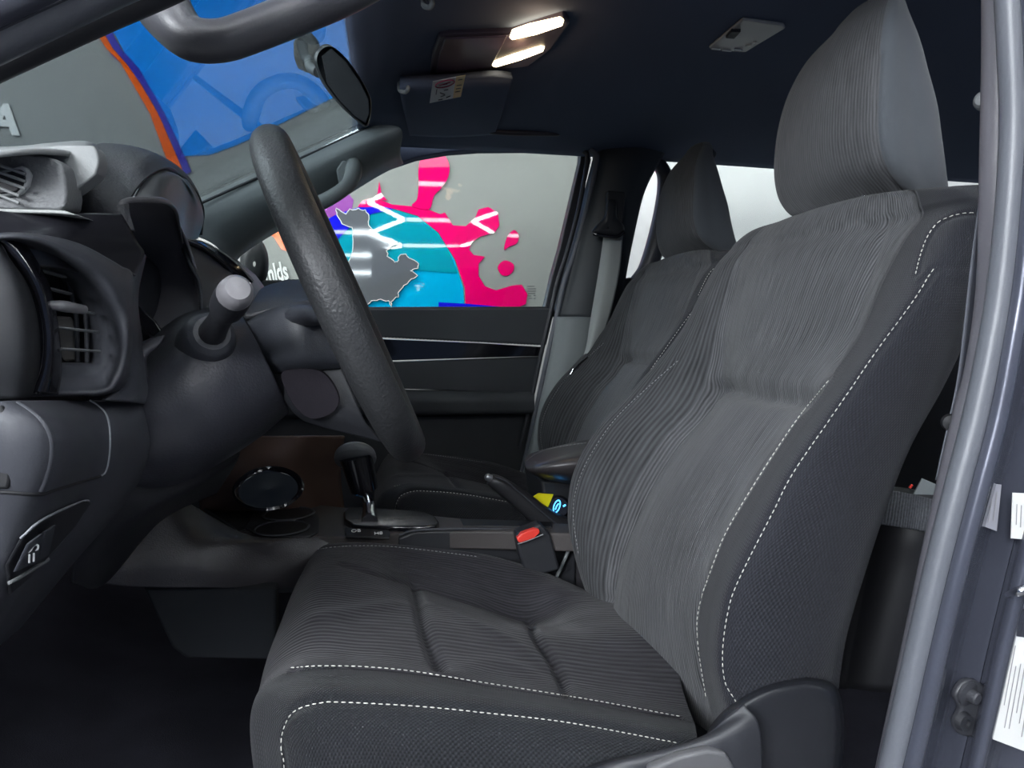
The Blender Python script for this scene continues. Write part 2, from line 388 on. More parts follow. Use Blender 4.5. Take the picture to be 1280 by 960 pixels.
# azure field and stripes stand in for a windscreen reflection; letter and script
wall_plate('azure_reflection', [(100, -10), (145, 45), (205, 160), (222, 196), (262, 194), (300, 180), (360, 150), (420, 120), (470, 96), (470, -40), (100, -40)], M_sky, wl, 0.004)
wall_plate('indigo_reflection', [(120, 20), (132, 26), (152, 62), (174, 86), (206, 142), (240, 215), (226, 222), (196, 142), (166, 92), (140, 70)], M_indigo, wl, 0.008)
wall_plate('orange_reflection', [(108, 20), (120, 24), (142, 62), (160, 82), (178, 108), (198, 142), (230, 215), (216, 218), (188, 142), (152, 80), (134, 62)], M_orange, wl, 0.010)
p = PWL(4, 152, 0.008)
text('wall_letter', 'A', p, (1, 0, 0), (0, TL, 1), 0.165, M_white, wl, 0.002, shear=0.15, bold=0.006)
text('wall_script', 'mlds', PWL(345, 342, 0.008), (1, 0, 0.22), (0, 0, 1), 0.052, M_white, wl, 0.002, shear=0.1, bold=0.0015, tall=2.1)

# car shell -----------------------------------------------------------------
XW0, ZW0, XW1, ZW1 = -0.60, 0.168, -0.05, 0.436     # windscreen base and top (x, z)
HX = 2.0
hl = net('ceiling', [[W(-0.055, y, 0.437+0.03*math.sin(math.pi*(y-0.42)/1.5)) for y in np.linspace(0.42, 1.93, 9)],
                     [W(0.10, y, 0.445+0.045*math.sin(math.pi*(y-0.42)/1.5)) for y in np.linspace(0.42, 1.93, 9)],
                     [W(0.8, y, 0.44+0.045*math.sin(math.pi*(y-0.42)/1.5)) for y in np.linspace(0.42, 1.95, 9)],
                     [W(HX, y, 0.40+0.04*math.sin(math.pi*(y-0.42)/1.5)) for y in np.linspace(0.42, 1.93, 9)]], M_line, None, 40, 30, thick=0.02)
struct(hl, 'dark navy cloth headliner of the cab')
carp = net('floor', [[W(-0.95, y, -0.35) for y in (0.48, 1.0, 1.5, 1.95)], [W(-0.65, y, -0.68) for y in (0.48, 1.0, 1.5, 1.95)],
                     [W(-0.3, y, -0.74) for y in (0.48, 1.0, 1.5, 1.95)], [W(0.4, y, -0.74) for y in (0.48, 1.0, 1.5, 1.95)], [W(1.9, y, -0.72) for y in (0.48, 1.0, 1.5, 1.95)]], M_carpet, None, 30, 50, thick=0.01)
struct(carp, 'dark carpet of the cab footwell')
bk = box('wall_rear', W(HX, 1.2, -0.15), (0.04, 1.6, 1.2), M_line, None, 0); struct(bk, 'dark rear wall of the cab')
fw = box('wall_front', W(-0.98, 1.2, -0.12), (0.04, 1.5, 0.6), M_black, None, 0); struct(fw, 'dark bulkhead behind the dashboard')
# windscreen
M_ws = glass('windscreen_glass', (0.52, 0.56, 0.57), 2.7)
ws = plate('window_1', [W(XW0, 0.45, ZW0), W(XW0, 1.90, ZW0), W(XW1, 1.78, ZW1), W(XW1, 0.52, ZW1)], (-0.002, 0, 0.0045), M_ws, None, 0, smooth=False)
struct(ws, 'raked windscreen glass reflecting the far pillar')
# far front door ------------------------------------------------------------
YD = 1.93
M_tint = glass('door_glass', (0.78, 0.81, 0.79), 1.22)
win = [(300, 400), (300, 322), (325, 296), (345, 284), (372, 272), (400, 258), (440, 232), (470, 214), (520, 197), (560, 190), (600, 187), (660, 185), (715, 186), (725, 190), (727, 198), (712, 260), (700, 310), (690, 345), (680, 383), (680, 400)]
wn = pp('window_2', win, YD+0.045, 0.004, M_tint, None, 0); struct(wn, 'front passenger door glass')
for q, (x0, x1) in enumerate(((659, 668), (659, 670), (659, 670), (660, 669), (660, 664), (661, 665), (667, 669.5), (667, 669.5))):
    y = 357.5+q*3 if q < 6 else 369+(q-6)*3.5
    plate('glass_marking', [P(x0, y, YD+.043), P(x1, y, YD+.043), P(x1, y+1, YD+.043), P(x0, y+1, YD+.043)], (0, -0.0003, 0), M_ink, wn, 0, smooth=False)
dr = sempty('door_1', 'closed front passenger door with dark panel', W(0.1, YD, -0.4))
pp('door_top_pad', [(300, 386), (690, 385.5), (693, 389), (683, 432), (600, 427), (480, 422), (300, 420)], YD-0.02, 0.07, M_doorf, dr, 0.006)
pp('gloss_strip', [(300, 422), (478, 424), (600, 429), (681, 434), (677, 445), (600, 448), (500, 452), (300, 456)], YD+0.004, 0.05, M_gloss, dr, 0.001)
pp('door_pull_recess', [(300, 455), (500, 453), (677, 446), (668, 492), (500, 486), (300, 486)], YD+0.005, 0.04, M_door, dr, 0.003)
net('armrest', [[P(x, y0+(x-300)*s0, yy) for x in (300, 400, 500, 600, 660, 668)] for (y0, s0, yy) in
    ((484, 0.018, YD+0.02), (487, 0.012, YD-0.03), (496, 0.006, YD-0.055), (508, 0.0, YD-0.055), (520, -0.012, YD-0.045), (524, -0.02, YD+0.0), (526, -0.02, YD+0.03))], M_doorf, dr, 40, 40, thick=0.004)
pp('lower_panel', [(-700, 380), (300, 380), (300, 518), (669, 512), (655, 570), (640, 640), (640, 900), (-700, 900)], YD+0.01, 0.04, M_door, dr, 0.003)
stl = [(P(x, 421.5+(x-480)*0.05, YD-0.024), Vector((0, -1, 0))) for x in range(440, 684, 6)]
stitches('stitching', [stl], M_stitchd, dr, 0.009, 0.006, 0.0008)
# window frame strip at the rear edge of the door
pp('window_frame', [(727, 186), (737, 189), (739, 200), (725, 262), (712, 312), (702, 350), (694, 386), (681, 386), (690, 345), (700, 310), (712, 260), (726, 200)], YD+0.02, 0.04, M_rubdk, dr, 0.003)
pp('quarter_divider', [(388, 262), (396, 258), (399, 300), (398, 388), (391, 388)], YD+0.03, 0.02, M_rubdk, dr, 0.002)
tube('sill_seal', [P(300, 386, YD+0.02), P(500, 385.5, YD+0.02), P(684, 385, YD+0.02)], 0.004, M_rubdk, dr, 10, 10)
# mirror seen through the quarter light
mr = dr
net('mirror_housing', [[P(318+18*s*math.cos(a), 330-34*s*math.sin(a), 2.12+d) for a in np.linspace(0, 2*math.pi, 12, endpoint=False)] for s, d in ((0.1, -0.03), (0.7, -0.025), (1, 0.0), (0.8, 0.06), (0.1, 0.07))], M_dark, mr, 30, 20, closed=True)
pp('mirror_foot', [(300, 350), (352, 350), (356, 372), (296, 372)], 2.10, 0.05, M_dark, mr, 0.004)
# A pillar, far side
t1 = sempty('trim_1', 'grey moulded trim of the far windscreen pillar', W(-0.2, 1.82, 0.3))
net('pillar_cover', [[W(-0.52, 1.88, 0.20428), W(-0.52, 1.78, 0.20428), P(258, 300, 1.78), P(285, 326, 1.84), P(290, 335, 1.92)],
                  [W(-0.455, 1.88, 0.23587), W(-0.455, 1.78, 0.23587), P(272, 282, 1.77), P(300, 308, 1.84), P(305, 316, 1.92)],
                  [W(-0.325, 1.88, 0.29905), W(-0.325, 1.78, 0.29905), P(338, 244, 1.75), P(352, 274, 1.82), P(356, 284, 1.91)],
                  [W(-0.19, 1.88, 0.36466), W(-0.19, 1.78, 0.36466), P(400, 208, 1.73), P(410, 242, 1.80), P(416, 254, 1.90)],
                  [W(-0.075, 1.88, 0.42055), W(-0.075, 1.78, 0.42055), P(462, 176, 1.71), P(466, 208, 1.78), P(472, 220, 1.88)],
                  [W(-0.03, 1.88, 0.44242), W(-0.03, 1.78, 0.44242), P(500, 160, 1.71), P(500, 190, 1.78), P(504, 204, 1.88)]], M_pillar, t1, 40, 60, thick=0.003)
tube('pillar_seal', [W(x, 1.762, .452+.486*x) for x in (-.53, -.4, -.25, -.1, -.04)], 0.0035, M_rubdk, t1, 40, 8)
gh = thing('grab_handle', 'grey moulded grab handle on the far windscreen pillar', 'handle', P(420, 230, 1.72))
tube('grip', [P(368, 266, 1.78), P(378, 262, 1.73), P(395, 256, 1.68), P(415, 246, 1.665), P(432, 234, 1.67), P(440, 222, 1.69), P(442, 208, 1.73), P(438, 200, 1.76)], [0.016, 0.019, 0.017, 0.016, 0.016, 0.018, 0.019, 0.015], M_pillar, gh, 60, 16)
pp('mount_cover', [(420, 212), (428, 200), (440, 203), (436, 222), (424, 232)], 1.715, 0.03, M_pillar, gh, 0.004)
# near A pillar and its handle
t2 = sempty('trim_2', 'near windscreen pillar and door opening edge', W(-0.2, 0.46, 0.4))
def band(name, y0, y1, m, Y, r, par, dx=0):
    tube(name, [P(-60+dx, y0+28, Y), P(0+dx, y0, Y), P(110, (y0+y1)/2-1, Y), P(220, y1, Y), P(330, y1-58, Y)], r, m, par, 40, 14)
band('opening_seal', 40, -62, M_rubber, 0.44, 0.0135, t2)
band('outer_flange', -2, -100, M_paint, 0.425, 0.013, t2)
band('pillar_inner', 66, -32, M_rubdk, 0.475, 0.0135, t2)
plate('pillar_body', [P(-80, 108, 0.50), P(0, 82, 0.50), P(110, 37, 0.50), P(212, -3, 0.50), P(330, -60, 0.5), P(330, -140, 0.47), P(-80, -10, 0.46)], (0, 0.03, 0.012), M_dark, t2, 0.004)
nh = thing('grab_handle', 'large dark curved grab handle at top beside near pillar', 'handle', P(270, 50, 0.57))
tube('grip', [P(175, -50, 0.60), P(196, -5, 0.585), P(217, 28, 0.57), P(240, 48, 0.565), P(275, 51, 0.565), P(312, 40, 0.57), P(370, 17, 0.575), P(430, -10, 0.58), P(480, -40, 0.6)], [0.024, 0.021, 0.0175, 0.0155, 0.0145, 0.0145, 0.015, 0.016, 0.018], mat('handle_plastic', (0.06, 0.06, 0.068), 0.38, bump=(900, 0.15)), nh, 90, 24)
# B pillar, far side
t3 = sempty('trim_3', 'far door pillar with upper dark and lower grey trim', W(0.45, 1.9, 0))
net('upper_cover', [[P(742, 178, 1.93), P(760, 180, 1.88), P(800, 182, 1.85), P(835, 184, 1.88)], [P(742, 196, 1.93), P(757, 200, 1.87), P(795, 204, 1.85), P(822, 206, 1.88)],
                    [P(733, 232, 1.93), P(747, 235, 1.87), P(782, 237, 1.85), P(806, 238, 1.88)],
                    [P(722, 270, 1.93), P(735, 272, 1.87), P(768, 274, 1.85), P(796, 276, 1.88)], [P(705, 340, 1.93), P(716, 342, 1.87), P(755, 344, 1.85), P(782, 346, 1.88)],
                    [P(690, 396, 1.93), P(702, 398, 1.87), P(742, 400, 1.85), P(776, 402, 1.88)]], mat('pillar_dark', (0.035, 0.040, 0.045), 0.5, bump=(800, .2)), t3, 24, 40, thick=0.004)
net('lower_cover', [[P(693, 396, 1.93), P(700, 396, 1.86), P(728, 396, 1.84), P(760, 398, 1.86)], [P(682, 450, 1.93), P(692, 450, 1.85), P(724, 450, 1.83), P(765, 452, 1.86)],
                    [P(668, 520, 1.93), P(676, 520, 1.85), P(710, 520, 1.83), P(760, 522, 1.86)], [P(650, 600, 1.93), P(658, 600, 1.85), P(700, 600, 1.83), P(745, 605, 1.86)], [P(635, 680, 1.93), P(643, 680, 1.85), P(690, 680, 1.83), P(740, 680, 1.86)]], M_pillar, t3, 24, 40, thick=0.004)
tube('door_seal', [P(738, 186, 1.88), P(744, 192, 1.88), P(745, 204, 1.88), P(733, 262, 1.88), P(718, 318, 1.88), P(706, 352, 1.88), P(697, 392, 1.88), P(686, 440, 1.88), P(672, 505, 1.88), P(660, 560, 1.88), P(648, 610, 1.88)], 0.0075, M_rubber, t3, 80, 12)
tube('inner_seal', [P(730, 189, 1.90), P(734, 200, 1.90), P(723, 262, 1.90), P(708, 318, 1.90), P(697, 352, 1.90), P(688, 392, 1.90), P(677, 440, 1.90), P(663, 505, 1.90), P(650, 560, 1.90)], 0.006, M_rubdk, t3, 80, 12)
# roof side rail over the far doors
t4 = sempty('trim_4', 'dark roof side trim above the far doors', W(0.5, 1.9, 0.45))
pp('roof_rail', [(440, 120), (2400, 120), (2400, 210), (1260, 205), (970, 205), (835, 191), (725, 186), (600, 187), (560, 190), (520, 197), (470, 214), (440, 232)], 1.945, 0.05, M_line, t4, 0.003)
# far rear door with its window, standing slightly open
d2 = sempty('door_2', 'rear passenger door behind the front seats', W(0.9, 1.97, 0))
pp('lower_panel', [(770, 350), (785, 347), (808, 344), (1000, 350), (1400, 352), (1400, 760), (760, 760)], 1.955, 0.05, M_door, d2, 0.004)
tube('frame_bar', [P(790, 176, 1.95), P(812, 194, 1.95), P(828, 212, 1.95), P(833, 235, 1.95), P(829, 268, 1.95), P(820, 305, 1.95), P(808, 336, 1.95), P(792, 352, 1.95)], [0.014, 0.018, 0.020, 0.026, 0.028, 0.028, 0.024, 0.014], M_rubdk, d2, 50, 14)
tube('window_seal', [P(812, 200, 1.94), P(825, 192, 1.94), P(900, 199, 1.94), P(975, 207, 1.94), P(1260, 218, 1.94)], 0.006, mat('grey_trim_edge', (0.22, 0.23, 0.24), 0.5), d2, 40, 10)
w3 = pp('window_3', [(808, 345), (826, 262), (826, 194), (975, 207), (1180, 225), (1260, 352), (1000, 352)], 1.965, 0.004, glass('rear_door_glass', (0.95, 0.97, 0.96), 1.4), None, 0); struct(w3, 'bright rear door window behind the headrests')

# near door opening at the right: seal, painted pillar, striker, bolts, labels
t5 = sempty('trim_5', 'near door pillar with grey rubber seal and painted metal', W(0.36, 0.45, -0.2))
def vt(name, xs, Y, r, m, flat=1.0, n=80):   # xs: (py, px)
    return tube(name, [P(x, y, Y) for y, x in xs], r, m, t5, n, 16, flat=flat)
vt('pillar_inner_trim', [(-60, 1246), (60, 1246), (200, 1243), (330, 1240), (400, 1234), (470, 1222), (530, 1206), (680, 1172), (830, 1140), (960, 1112), (1040, 1096)], 0.475, 0.0105, mat('inner_trim', (0.11, 0.105, 0.12), 0.45), flat=0.85)
vt('opening_seal', [(-60, 1258), (60, 1264), (150, 1267), (250, 1262), (350, 1252), (420, 1241), (520, 1220), (620, 1194), (720, 1169), (820, 1146), (900, 1128), (1000, 1104)], 0.44, 0.0085, M_rubber)
vt('seal_dark_lip', [(-60, 1272), (60, 1279), (150, 1281), (250, 1276), (350, 1267), (420, 1256), (520, 1236), (620, 1210), (720, 1185), (820, 1161), (900, 1143), (1000, 1120)], 0.44, 0.004, M_rubdk)  # slim dark rubber lip beside the opening seal
vt('painted_lip', [(-60, 1284), (60, 1291), (150, 1293), (250, 1288), (350, 1278), (420, 1267), (520, 1248), (620, 1222), (720, 1196), (820, 1172), (900, 1154), (1000, 1130)], 0.43, 0.0062, M_paint)
net('painted_pillar', [[P(x0, y, 0.445), P(x0+14, y, 0.435), P(x0+26, y, 0.455), P(x0+66, y, 0.455), P(x0+78, y, 0.437), P(x0+92, y, 0.432), P(x0+106, y, 0.45), P(x0+200, y, 0.45)]
      for y, x0 in [(-60, 1280), (150, 1288), (300, 1276), (420, 1262), (520, 1243), (620, 1217), (720, 1191), (820, 1167), (900, 1149), (1020, 1120)]], M_paint, t5, 80, 80, thick=0.004)
# seat belt hanging beside the pillar (near)
sb = thing('seat_belt', 'grey belt webbing hanging beside the near door pillar', 'seat belt', P(1205, 450, 0.52))
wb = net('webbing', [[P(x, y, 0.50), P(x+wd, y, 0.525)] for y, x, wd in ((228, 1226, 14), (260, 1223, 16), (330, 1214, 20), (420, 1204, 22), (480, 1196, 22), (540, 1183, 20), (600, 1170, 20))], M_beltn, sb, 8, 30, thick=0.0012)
lathe('button_stop', [(0, -0.004), (0.006, -0.004), (0.007, 0), (0.006, 0.004), (0, 0.005)], P(1188, 528, 0.50), (-0.6, -1, 0), M_black, sb)
# trim plug on the near pillar
tag(lathe('trim_clip', [(0.0, 0.007), (0.004, 0.0065), (0.0065, 0.004), (0.0075, 0)], P(1231, 126, 0.485), (-1, -0.4, 0), M_pod), 'small round trim clip on near pillar edge', 'clip')
# striker bolts bracket
sk = thing('courtesy_switch', 'dark rounded bracket with two bolts low on near pillar', 'switch', P(1205, 880, 0.448))
plate('bracket', [P(x, y, 0.452) for x, y in ((1196, 850), (1210, 846), (1224, 855), (1227, 872), (1219, 886), (1221, 905), (1208, 916), (1192, 912), (1187, 898), (1194, 882), (1187, 866))], (0, -0.006, 0), M_rubdk, sk, 0.002, curve=44)
lathe('bolt', [(0, 0.009), (0.004, 0.009), (0.0048, 0.008), (0.0048, 0.003), (0.0095, 0.002), (0.0095, 0)], P(1208, 866, 0.446), (0.25, -1, -0.1), M_rubdk, sk)
lathe('bolt', [(0, 0.002), (0.003, 0.002), (0.0032, 0.004), (0.0062, 0.004), (0.0075, 0.0)], P(1203, 901, 0.446), (0.1, -1, 0), M_dark, sk)
ds = thing('door_striker', 'pale metal door latch striker at the right edge', 'striker', P(1275, 745, 0.44))
tube('loop', [P(1262, 744, 0.44), P(1272, 740, 0.42), P(1290, 735, 0.42), P(1300, 740, 0.44)], 0.0032, M_chrome, ds, 30, 12)
lathe('washer', [(0, 0.003), (0.011, 0.003), (0.012, 0)], P(1282, 742, 0.447), (0, -1, 0), M_satin, ds)
M_inkg = mat('label_ink_grey', (0.22, 0.22, 0.23), 0.6)
def label(name, pix, Y, lines, lab, par=None, m=None):
    t = thing(name, lab, 'label', P(pix[0][0], pix[0][1], Y))
    plate('sheet', [P(x, y, Y) for x, y in pix], (0, 0.0006, 0), m or M_label, t, 0, smooth=False)
    a, b, c, d = [P(x, y, Y-0.0006) for x, y in pix]   # top-left, top-right, bottom-right, bottom-left
    for i in range(lines):
        f = (i+1)/(lines+1); p0 = a.lerp(b, f); p1 = d.lerp(c, f); l = p1-p0; g = 0.08+0.2*random.random(); k = 0.65+0.25*random.random()
        sd = (b-a).normalized()*0.0003; bm = []
        plate('print_line', [p0+l*g-sd, p0+l*g+sd, p0+l*k+sd, p0+l*k-sd], (0, -0.0002, 0), M_inkg, t, 0, smooth=False)
    return t
label('vin_label', [(1266, 616), (1310, 618), (1308, 676), (1264, 673)], 0.4375, 7, 'white printed label high on the painted near pillar')
label('tyre_label', [(1266, 795), (1318, 803), (1296, 945), (1241, 924)], 0.433, 9, 'large white printed label low at the right edge')
label('grey_label', [(1234, 604), (1252, 606), (1246, 664), (1222, 655)], 0.4475, 3, 'faded grey label behind the near pillar seal', m=mat('label_faded', (.24, .24, .27), .5))

# ================================================================== SEATS
def build_seat(lab, copy_of=None, dx=0, dy=0, name='car_seat'):
    t = thing(name, lab, 'seat', W(0.15+dx, 0.85+dy, -0.70), 'front seats')
    if copy_of:
        for ch in copy_of.children:
            c = ch.copy(); C.objects.link(c); c.parent = t
            for g in ch.children:
                d = g.copy(); C.objects.link(d); d.parent = c
        return t
    # ---------- backrest
    c1 = [(925, 960), (920, 890), (909, 852), (906, 815), (912, 765), (925, 727), (969, 640), (995, 590), (1052, 507), (1100, 437), (1143, 380), (1172, 330), (1190, 296), (1212, 266), (1222, 255)]
    c2 = [(905, 960), (884, 872), (874, 815), (872, 765), (891, 702), (910, 658), (951, 590), (995, 524), (1034, 476), (1075, 420), (1105, 350), (1132, 300), (1160, 262)]
    c5 = [(768, 830), (760, 760), (767, 710), (785, 658), (811, 603), (842, 555), (868, 524), (889, 500), (898, 485), (903, 428), (912, 384), (925, 332), (945, 300)]
    c6 = [(770, 800), (738, 745), (719, 696), (709, 650), (711, 620), (718, 586), (746, 537), (785, 494), (824, 450), (851, 415), (864, 389), (881, 358), (899, 327), (916, 312)]
    c0 = [(1030, 960), (1040, 850), (1060, 770), (1085, 690), (1117, 599), (1152, 524), (1196, 428), (1228, 350), (1262, 290), (1270, 262)]
    zs = [-0.45, -0.39, -0.34, -0.29, -0.23, -0.17, -0.12, -0.07, -0.02, 0.03, 0.07, 0.092]
    rows = []
    for i, z in enumerate(zs):
        a = at_z(c1, 0.60+0.012*(z > 0.05), z); b = at_z(c2, 0.68, z); e = at_z(c5, 0.99, z); f = at_z(c6, 1.075-0.02*max(0, (z+0.05)/0.15), z); n0 = at_z(c0, 0.615, z)
        f.x = max(f.x, e.x-0.10)
        b3 = b+Vector((0.008, 0.022, 0)); e3 = e+Vector((0.002, 0.0, 0))
        k = 0.011 if z < -0.11 else 0.006
        def mid(s, bl): return b3.lerp(e3, s)+Vector((-bl, 0, 0))
        m1, m2, m3 = mid(0.22, k*0.8), mid(0.5, k*1.4), mid(0.78, k*0.9)
        nr = n0; nr.x = max(nr.x, a.x+0.06)
        f2 = f+Vector((0.045, 0.045, 0)); fr = f+Vector((0.13, 0.03, 0)); bm_ = m2+Vector((0.13, 0, 0.0))
        nr2 = Vector((max(nr.x+0.03, bm_.x-0.03), 0.66, z+Z0))
        a0 = a.lerp(nr, 0.5)+Vector((0, -0.012, 0))
        rows.append([nr, a0, a, a.lerp(b, 0.5)+Vector((-0.006, -0.002, 0)), b, b3, m1, m2, m3, e3, e3.lerp(f, 0.55)+Vector((-0.012, 0, 0)), f, f2, fr, bm_, nr2])
    top = np.array([[tuple(p) for p in rows[-1]]])[0]; cen = top.mean(0)+np.array([0.0, 0, 0.0])
    dome = lambda y: 0.018*max(0, 1-((y-0.85)/0.26)**2)
    for fct, dz in ((0.12, 0.010), (0.38, 0.020), (0.75, 0.024), (0.97, 0.024)):
        r = []
        for q in top:
            v = q.copy(); v[0] = q[0]+(cen[0]-q[0])*fct; v[1] = q[1]+(cen[1]-q[1])*fct*0.35; v[2] = q[2]+dz+dome(q[1])*min(1, fct*2.2); r.append(tuple(v))
        rows.append(r)
    K = 16
    A = netarr(rows, 416, 230, True)
    bv = bvh_of(A, True)
    L_out = [(922, 876), (909, 852), (906, 815), (912, 768), (925, 727), (969, 640), (995, 590), (1052, 507), (1100, 437), (1143, 378), (1170, 336)]
    L_sh = [(1147, 341), (1153, 318), (1161, 297), (1173, 280), (1187, 272), (1205, 267), (1224, 266)]
    L_in = [(880, 868), (872, 815), (871, 765), (891, 702), (910, 658), (951, 590), (995, 524), (1034, 476)]
    L_inup = [(1034, 476), (1060, 425), (1078, 372), (1092, 330), (1104, 292), (1112, 272)]
    L_far = [(720, 690), (714, 645), (718, 610), (735, 570), (768, 522), (812, 480), (846, 450)]
    L_v = [(843, 450), (838, 478), (839, 505), (843, 540)]
    L_ctop = [(893, 489), (899, 485), (920, 486), (942, 490), (980, 494), (1015, 499)]
    L_cfar = [(893, 489), (884, 506), (868, 524), (842, 555), (811, 603), (785, 658), (768, 705), (760, 750)]
    L_cup = [(899, 485), (903, 428), (912, 384), (925, 332), (938, 306)]
    L_horz = [(1150, 352), (1165, 338), (1195, 333), (1230, 336)]
    lines = {k: onto(bv, v, 160) for k, v in dict(o=L_out, s=L_sh, i=L_in, iu=L_inup, f=L_far, v=L_v, ct=L_ctop, cf=L_cfar, cu=L_cup, h=L_horz).items()}
    A2 = groove(A, [(lines['o'], 0.0035, 0.004), (lines['s'], 0.003, 0.004), (lines['i'], 0.005, 0.006), (lines['iu'], 0.003, 0.005), (lines['f'], 0.003, 0.004), (lines['v'], 0.002, 0.003),
                    (lines['ct'], 0.017, 0.012), (lines['cf'], 0.014, 0.012), (lines['cu'], 0.003, 0.006), (lines['h'], 0.002, 0.003)], True)
    # light random softness
    def mf(u, v):
        k = u*K
        if k < 4: return 0
        if k < 5: return 1
        if k < 9.3: return 1
        if k < 12.2: return 2
        return 0
    me = mesh_from_grid('backrest', A2, True, mf, caps=True)
    bm = bmesh.new(); bm.from_mesh(me); bmesh.ops.recalc_face_normals(bm, faces=bm.faces); bm.to_mesh(me); bm.free()
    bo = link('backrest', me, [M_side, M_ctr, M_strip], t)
    bv2 = bvh_of(A2, True)
    def sl(pix, off=(0, 0)): return onto(bv2, [(x+off[0], y+off[1]) for x, y in pix], 200, 0.0006)
    stitches('stitching', [sl(L_out, (-3, 0)), sl(L_sh, (-2, 0)), sl(L_in, (2, 0)), ], M_stitch, bo)
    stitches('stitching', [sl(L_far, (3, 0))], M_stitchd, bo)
    # ---------- headrest
    F1 = [(1160, 262), (1128, 240), (1115, 228), (1103, 203), (1095, 164), (1096, 115), (1099, 62), (1102, 35), (1106, 10), (1110, -5)]
    R1 = [(1184, 265), (1185, 230), (1181, 197), (1172, 131), (1159, 82), (1147, 40), (1132, 10), (1126, -5)]
    F3 = [(1004, 282), (987, 268), (973, 249), (968, 223), (969, 190), (972, 165), (982, 128), (1001, 89), (1034, 56), (1060, 30)]
    zz = [(0.128, .93, .76), (0.150, .955, .742), (0.18, .967, .735), (0.215, .968, .733), (0.25, .962, .736), (0.285, .948, .742), (0.315, .925, .755), (0.337, .90, .775)]
    hr = []
    for z, yf, yn in zz:
        a = at_z(F1, yn, z); r = at_z(R1, yn+0.012, z); f = at_z(F3, yf, z)
        th = 0.105 - max(0, z-0.2)*0.35
        r.x = max(r.x, a.x+0.022)
        m1 = a.lerp(f, 0.33)+Vector((-0.014, 0, 0)); m2 = a.lerp(f, 0.68)+Vector((-0.012, 0, 0))
        fr = f+Vector((0.05, 0.004, 0)); fr2 = f+Vector((0.085-max(0, z-.2)*.2, -0.03, 0)); bk_ = a.lerp(f, 0.5)+Vector((th, 0, 0)); rr = r+Vector((0.012, 0.045, 0))
        hr.append([a.lerp(r, 0.5)+Vector((0, -0.009, 0)), a+Vector((0.001, 0, 0)), m1, m2, f, fr, fr2, bk_, rr, r])
    arr = np.array([[tuple(p) for p in r] for r in hr])
    def capr(ring, fct, dz):
        c = ring.mean(0); o = ring+(c-ring)*fct; o[:, 2] += dz; return o
    R = [capr(arr[0], 0.95, -0.006), capr(arr[0], 0.55, -0.006), capr(arr[0], 0.16, -0.004)]+list(arr)+[capr(arr[-1], 0.25, 0.012), capr(arr[-1], 0.6, 0.018), capr(arr[-1], 0.96, 0.020)]
    A = netarr(R, 200, 150, True); bv = bvh_of(A, True)
    seam = [(1099, 70), (1096, 115), (1095, 164), (1103, 203), (1118, 232), (1139, 246), (1170, 252)]
    pl = onto(bv, seam, 100)
    A2 = groove(A, [(pl, 0.003, 0.004)], True)
    me = mesh_from_grid('headrest', A2, True, lambda u, v: 0 if 1.0 <= u*10 < 4.9 else 1)
    bm = bmesh.new(); bm.from_mesh(me); bmesh.ops.recalc_face_normals(bm, faces=bm.faces); bm.to_mesh(me); bm.free()
    ho = link('headrest', me, [M_hr, M_hrs], t)
    for yy in (0.80, 0.92):
        tube('headrest_post', [W(0.575, yy, 0.15), W(0.555, yy, 0.08)], 0.005, M_chrome, ho, 6, 12)
    # ---------- cushion
    A_ = [W(-0.09, .60, -.50), P(353, 925, .597), P(387, 880, .592), P(450, 877, .585), P(519, 881, .58), P(612, 890, .58), P(706, 901, .585), P(800, 918, .592), P(872, 930, .60)]
    B_ = [W(-0.12, .67, -.50), P(314, 893, .67), P(368, 836, .668), P(456, 835, .66), P(519, 841, .66), P(612, 856, .66), P(706, 871, .66), P(790, 886, .665), P(866, 899, .67)]
    Cn = [W(-.135, .84, -.50), W(-.142, .84, -.40), W(-.095, .84, -.345), W(-.03, .84, -.350), W(.045, .84, -.362), W(.12, .84, -.378), W(.2, .84, -.395), W(.27, .84, -.405), W(.35, .84, -.41)]
    D_ = [W(-.13, 1.0, -.50), W(-.138, 1.0, -.40), W(-.098, 1.0, -.342), W(-.03, 1.0, -.348), P(519, 732, 1.0), P(590, 754, 1.0), P(662, 777, 1.0), W(.27, 1.0, -.425), W(.35, 1.0, -.43)]
    C_ = [W(-.10, 1.08, -.50), W(-.125, 1.075, -.40), P(400, 687, 1.08), P(440, 679, 1.09), P(480, 680, 1.09), P(560, 687, 1.09), P(620, 696, 1.09), P(680, 716, 1.09), P(735, 744, 1.09)]
    rows = []
    for i in range(9):
        a, b, c, d, e = A_[i], B_[i], Cn[i], D_[i], C_[i]
        dn = Vector((0, 0, -0.07 if i > 1 else -0.0)); base = -0.56
        s1 = a+Vector((0, -0.012, -0.05)) if i > 1 else a+Vector((0, -0.004, -0.02))
        rows.append([W(max(a.x, -.08), .61, base), s1, a, a.lerp(b, 0.5)+Vector((0, 0, 0.006)), b, b.lerp(c, 0.3)+Vector((0, 0, -0.004)), c, c.lerp(d, 0.55)+Vector((0, 0, 0.0)), d, d.lerp(e, 0.5)+Vector((0, 0, 0.004)), e,
                     e+Vector((0.0, 0.02, -0.05)), W(max(a.x, -.08), 1.09, base)])
    A = netarr(rows, 300, 260, False); bv = bvh_of(A, False)
    S_o = [(356, 965), (352, 925), (360, 897), (374, 884), (400, 877), (425, 876), (519, 881), (612, 890), (706, 901), (800, 918), (846, 927)]
    S_i = [(366, 836), (400, 834), (456, 835), (519, 841), (612, 856), (737, 876), (850, 897)]
    S_f = [(378, 694), (388, 688), (403, 684), (435, 681), (480, 681), (532, 686), (596, 694)]
    G_d = [(430, 706), (441, 709), (480, 720), (519, 732), (590, 754), (662, 777)]
    G_x1 = [(519, 731), (523, 752), (531, 785), (541, 815), (551, 838)]
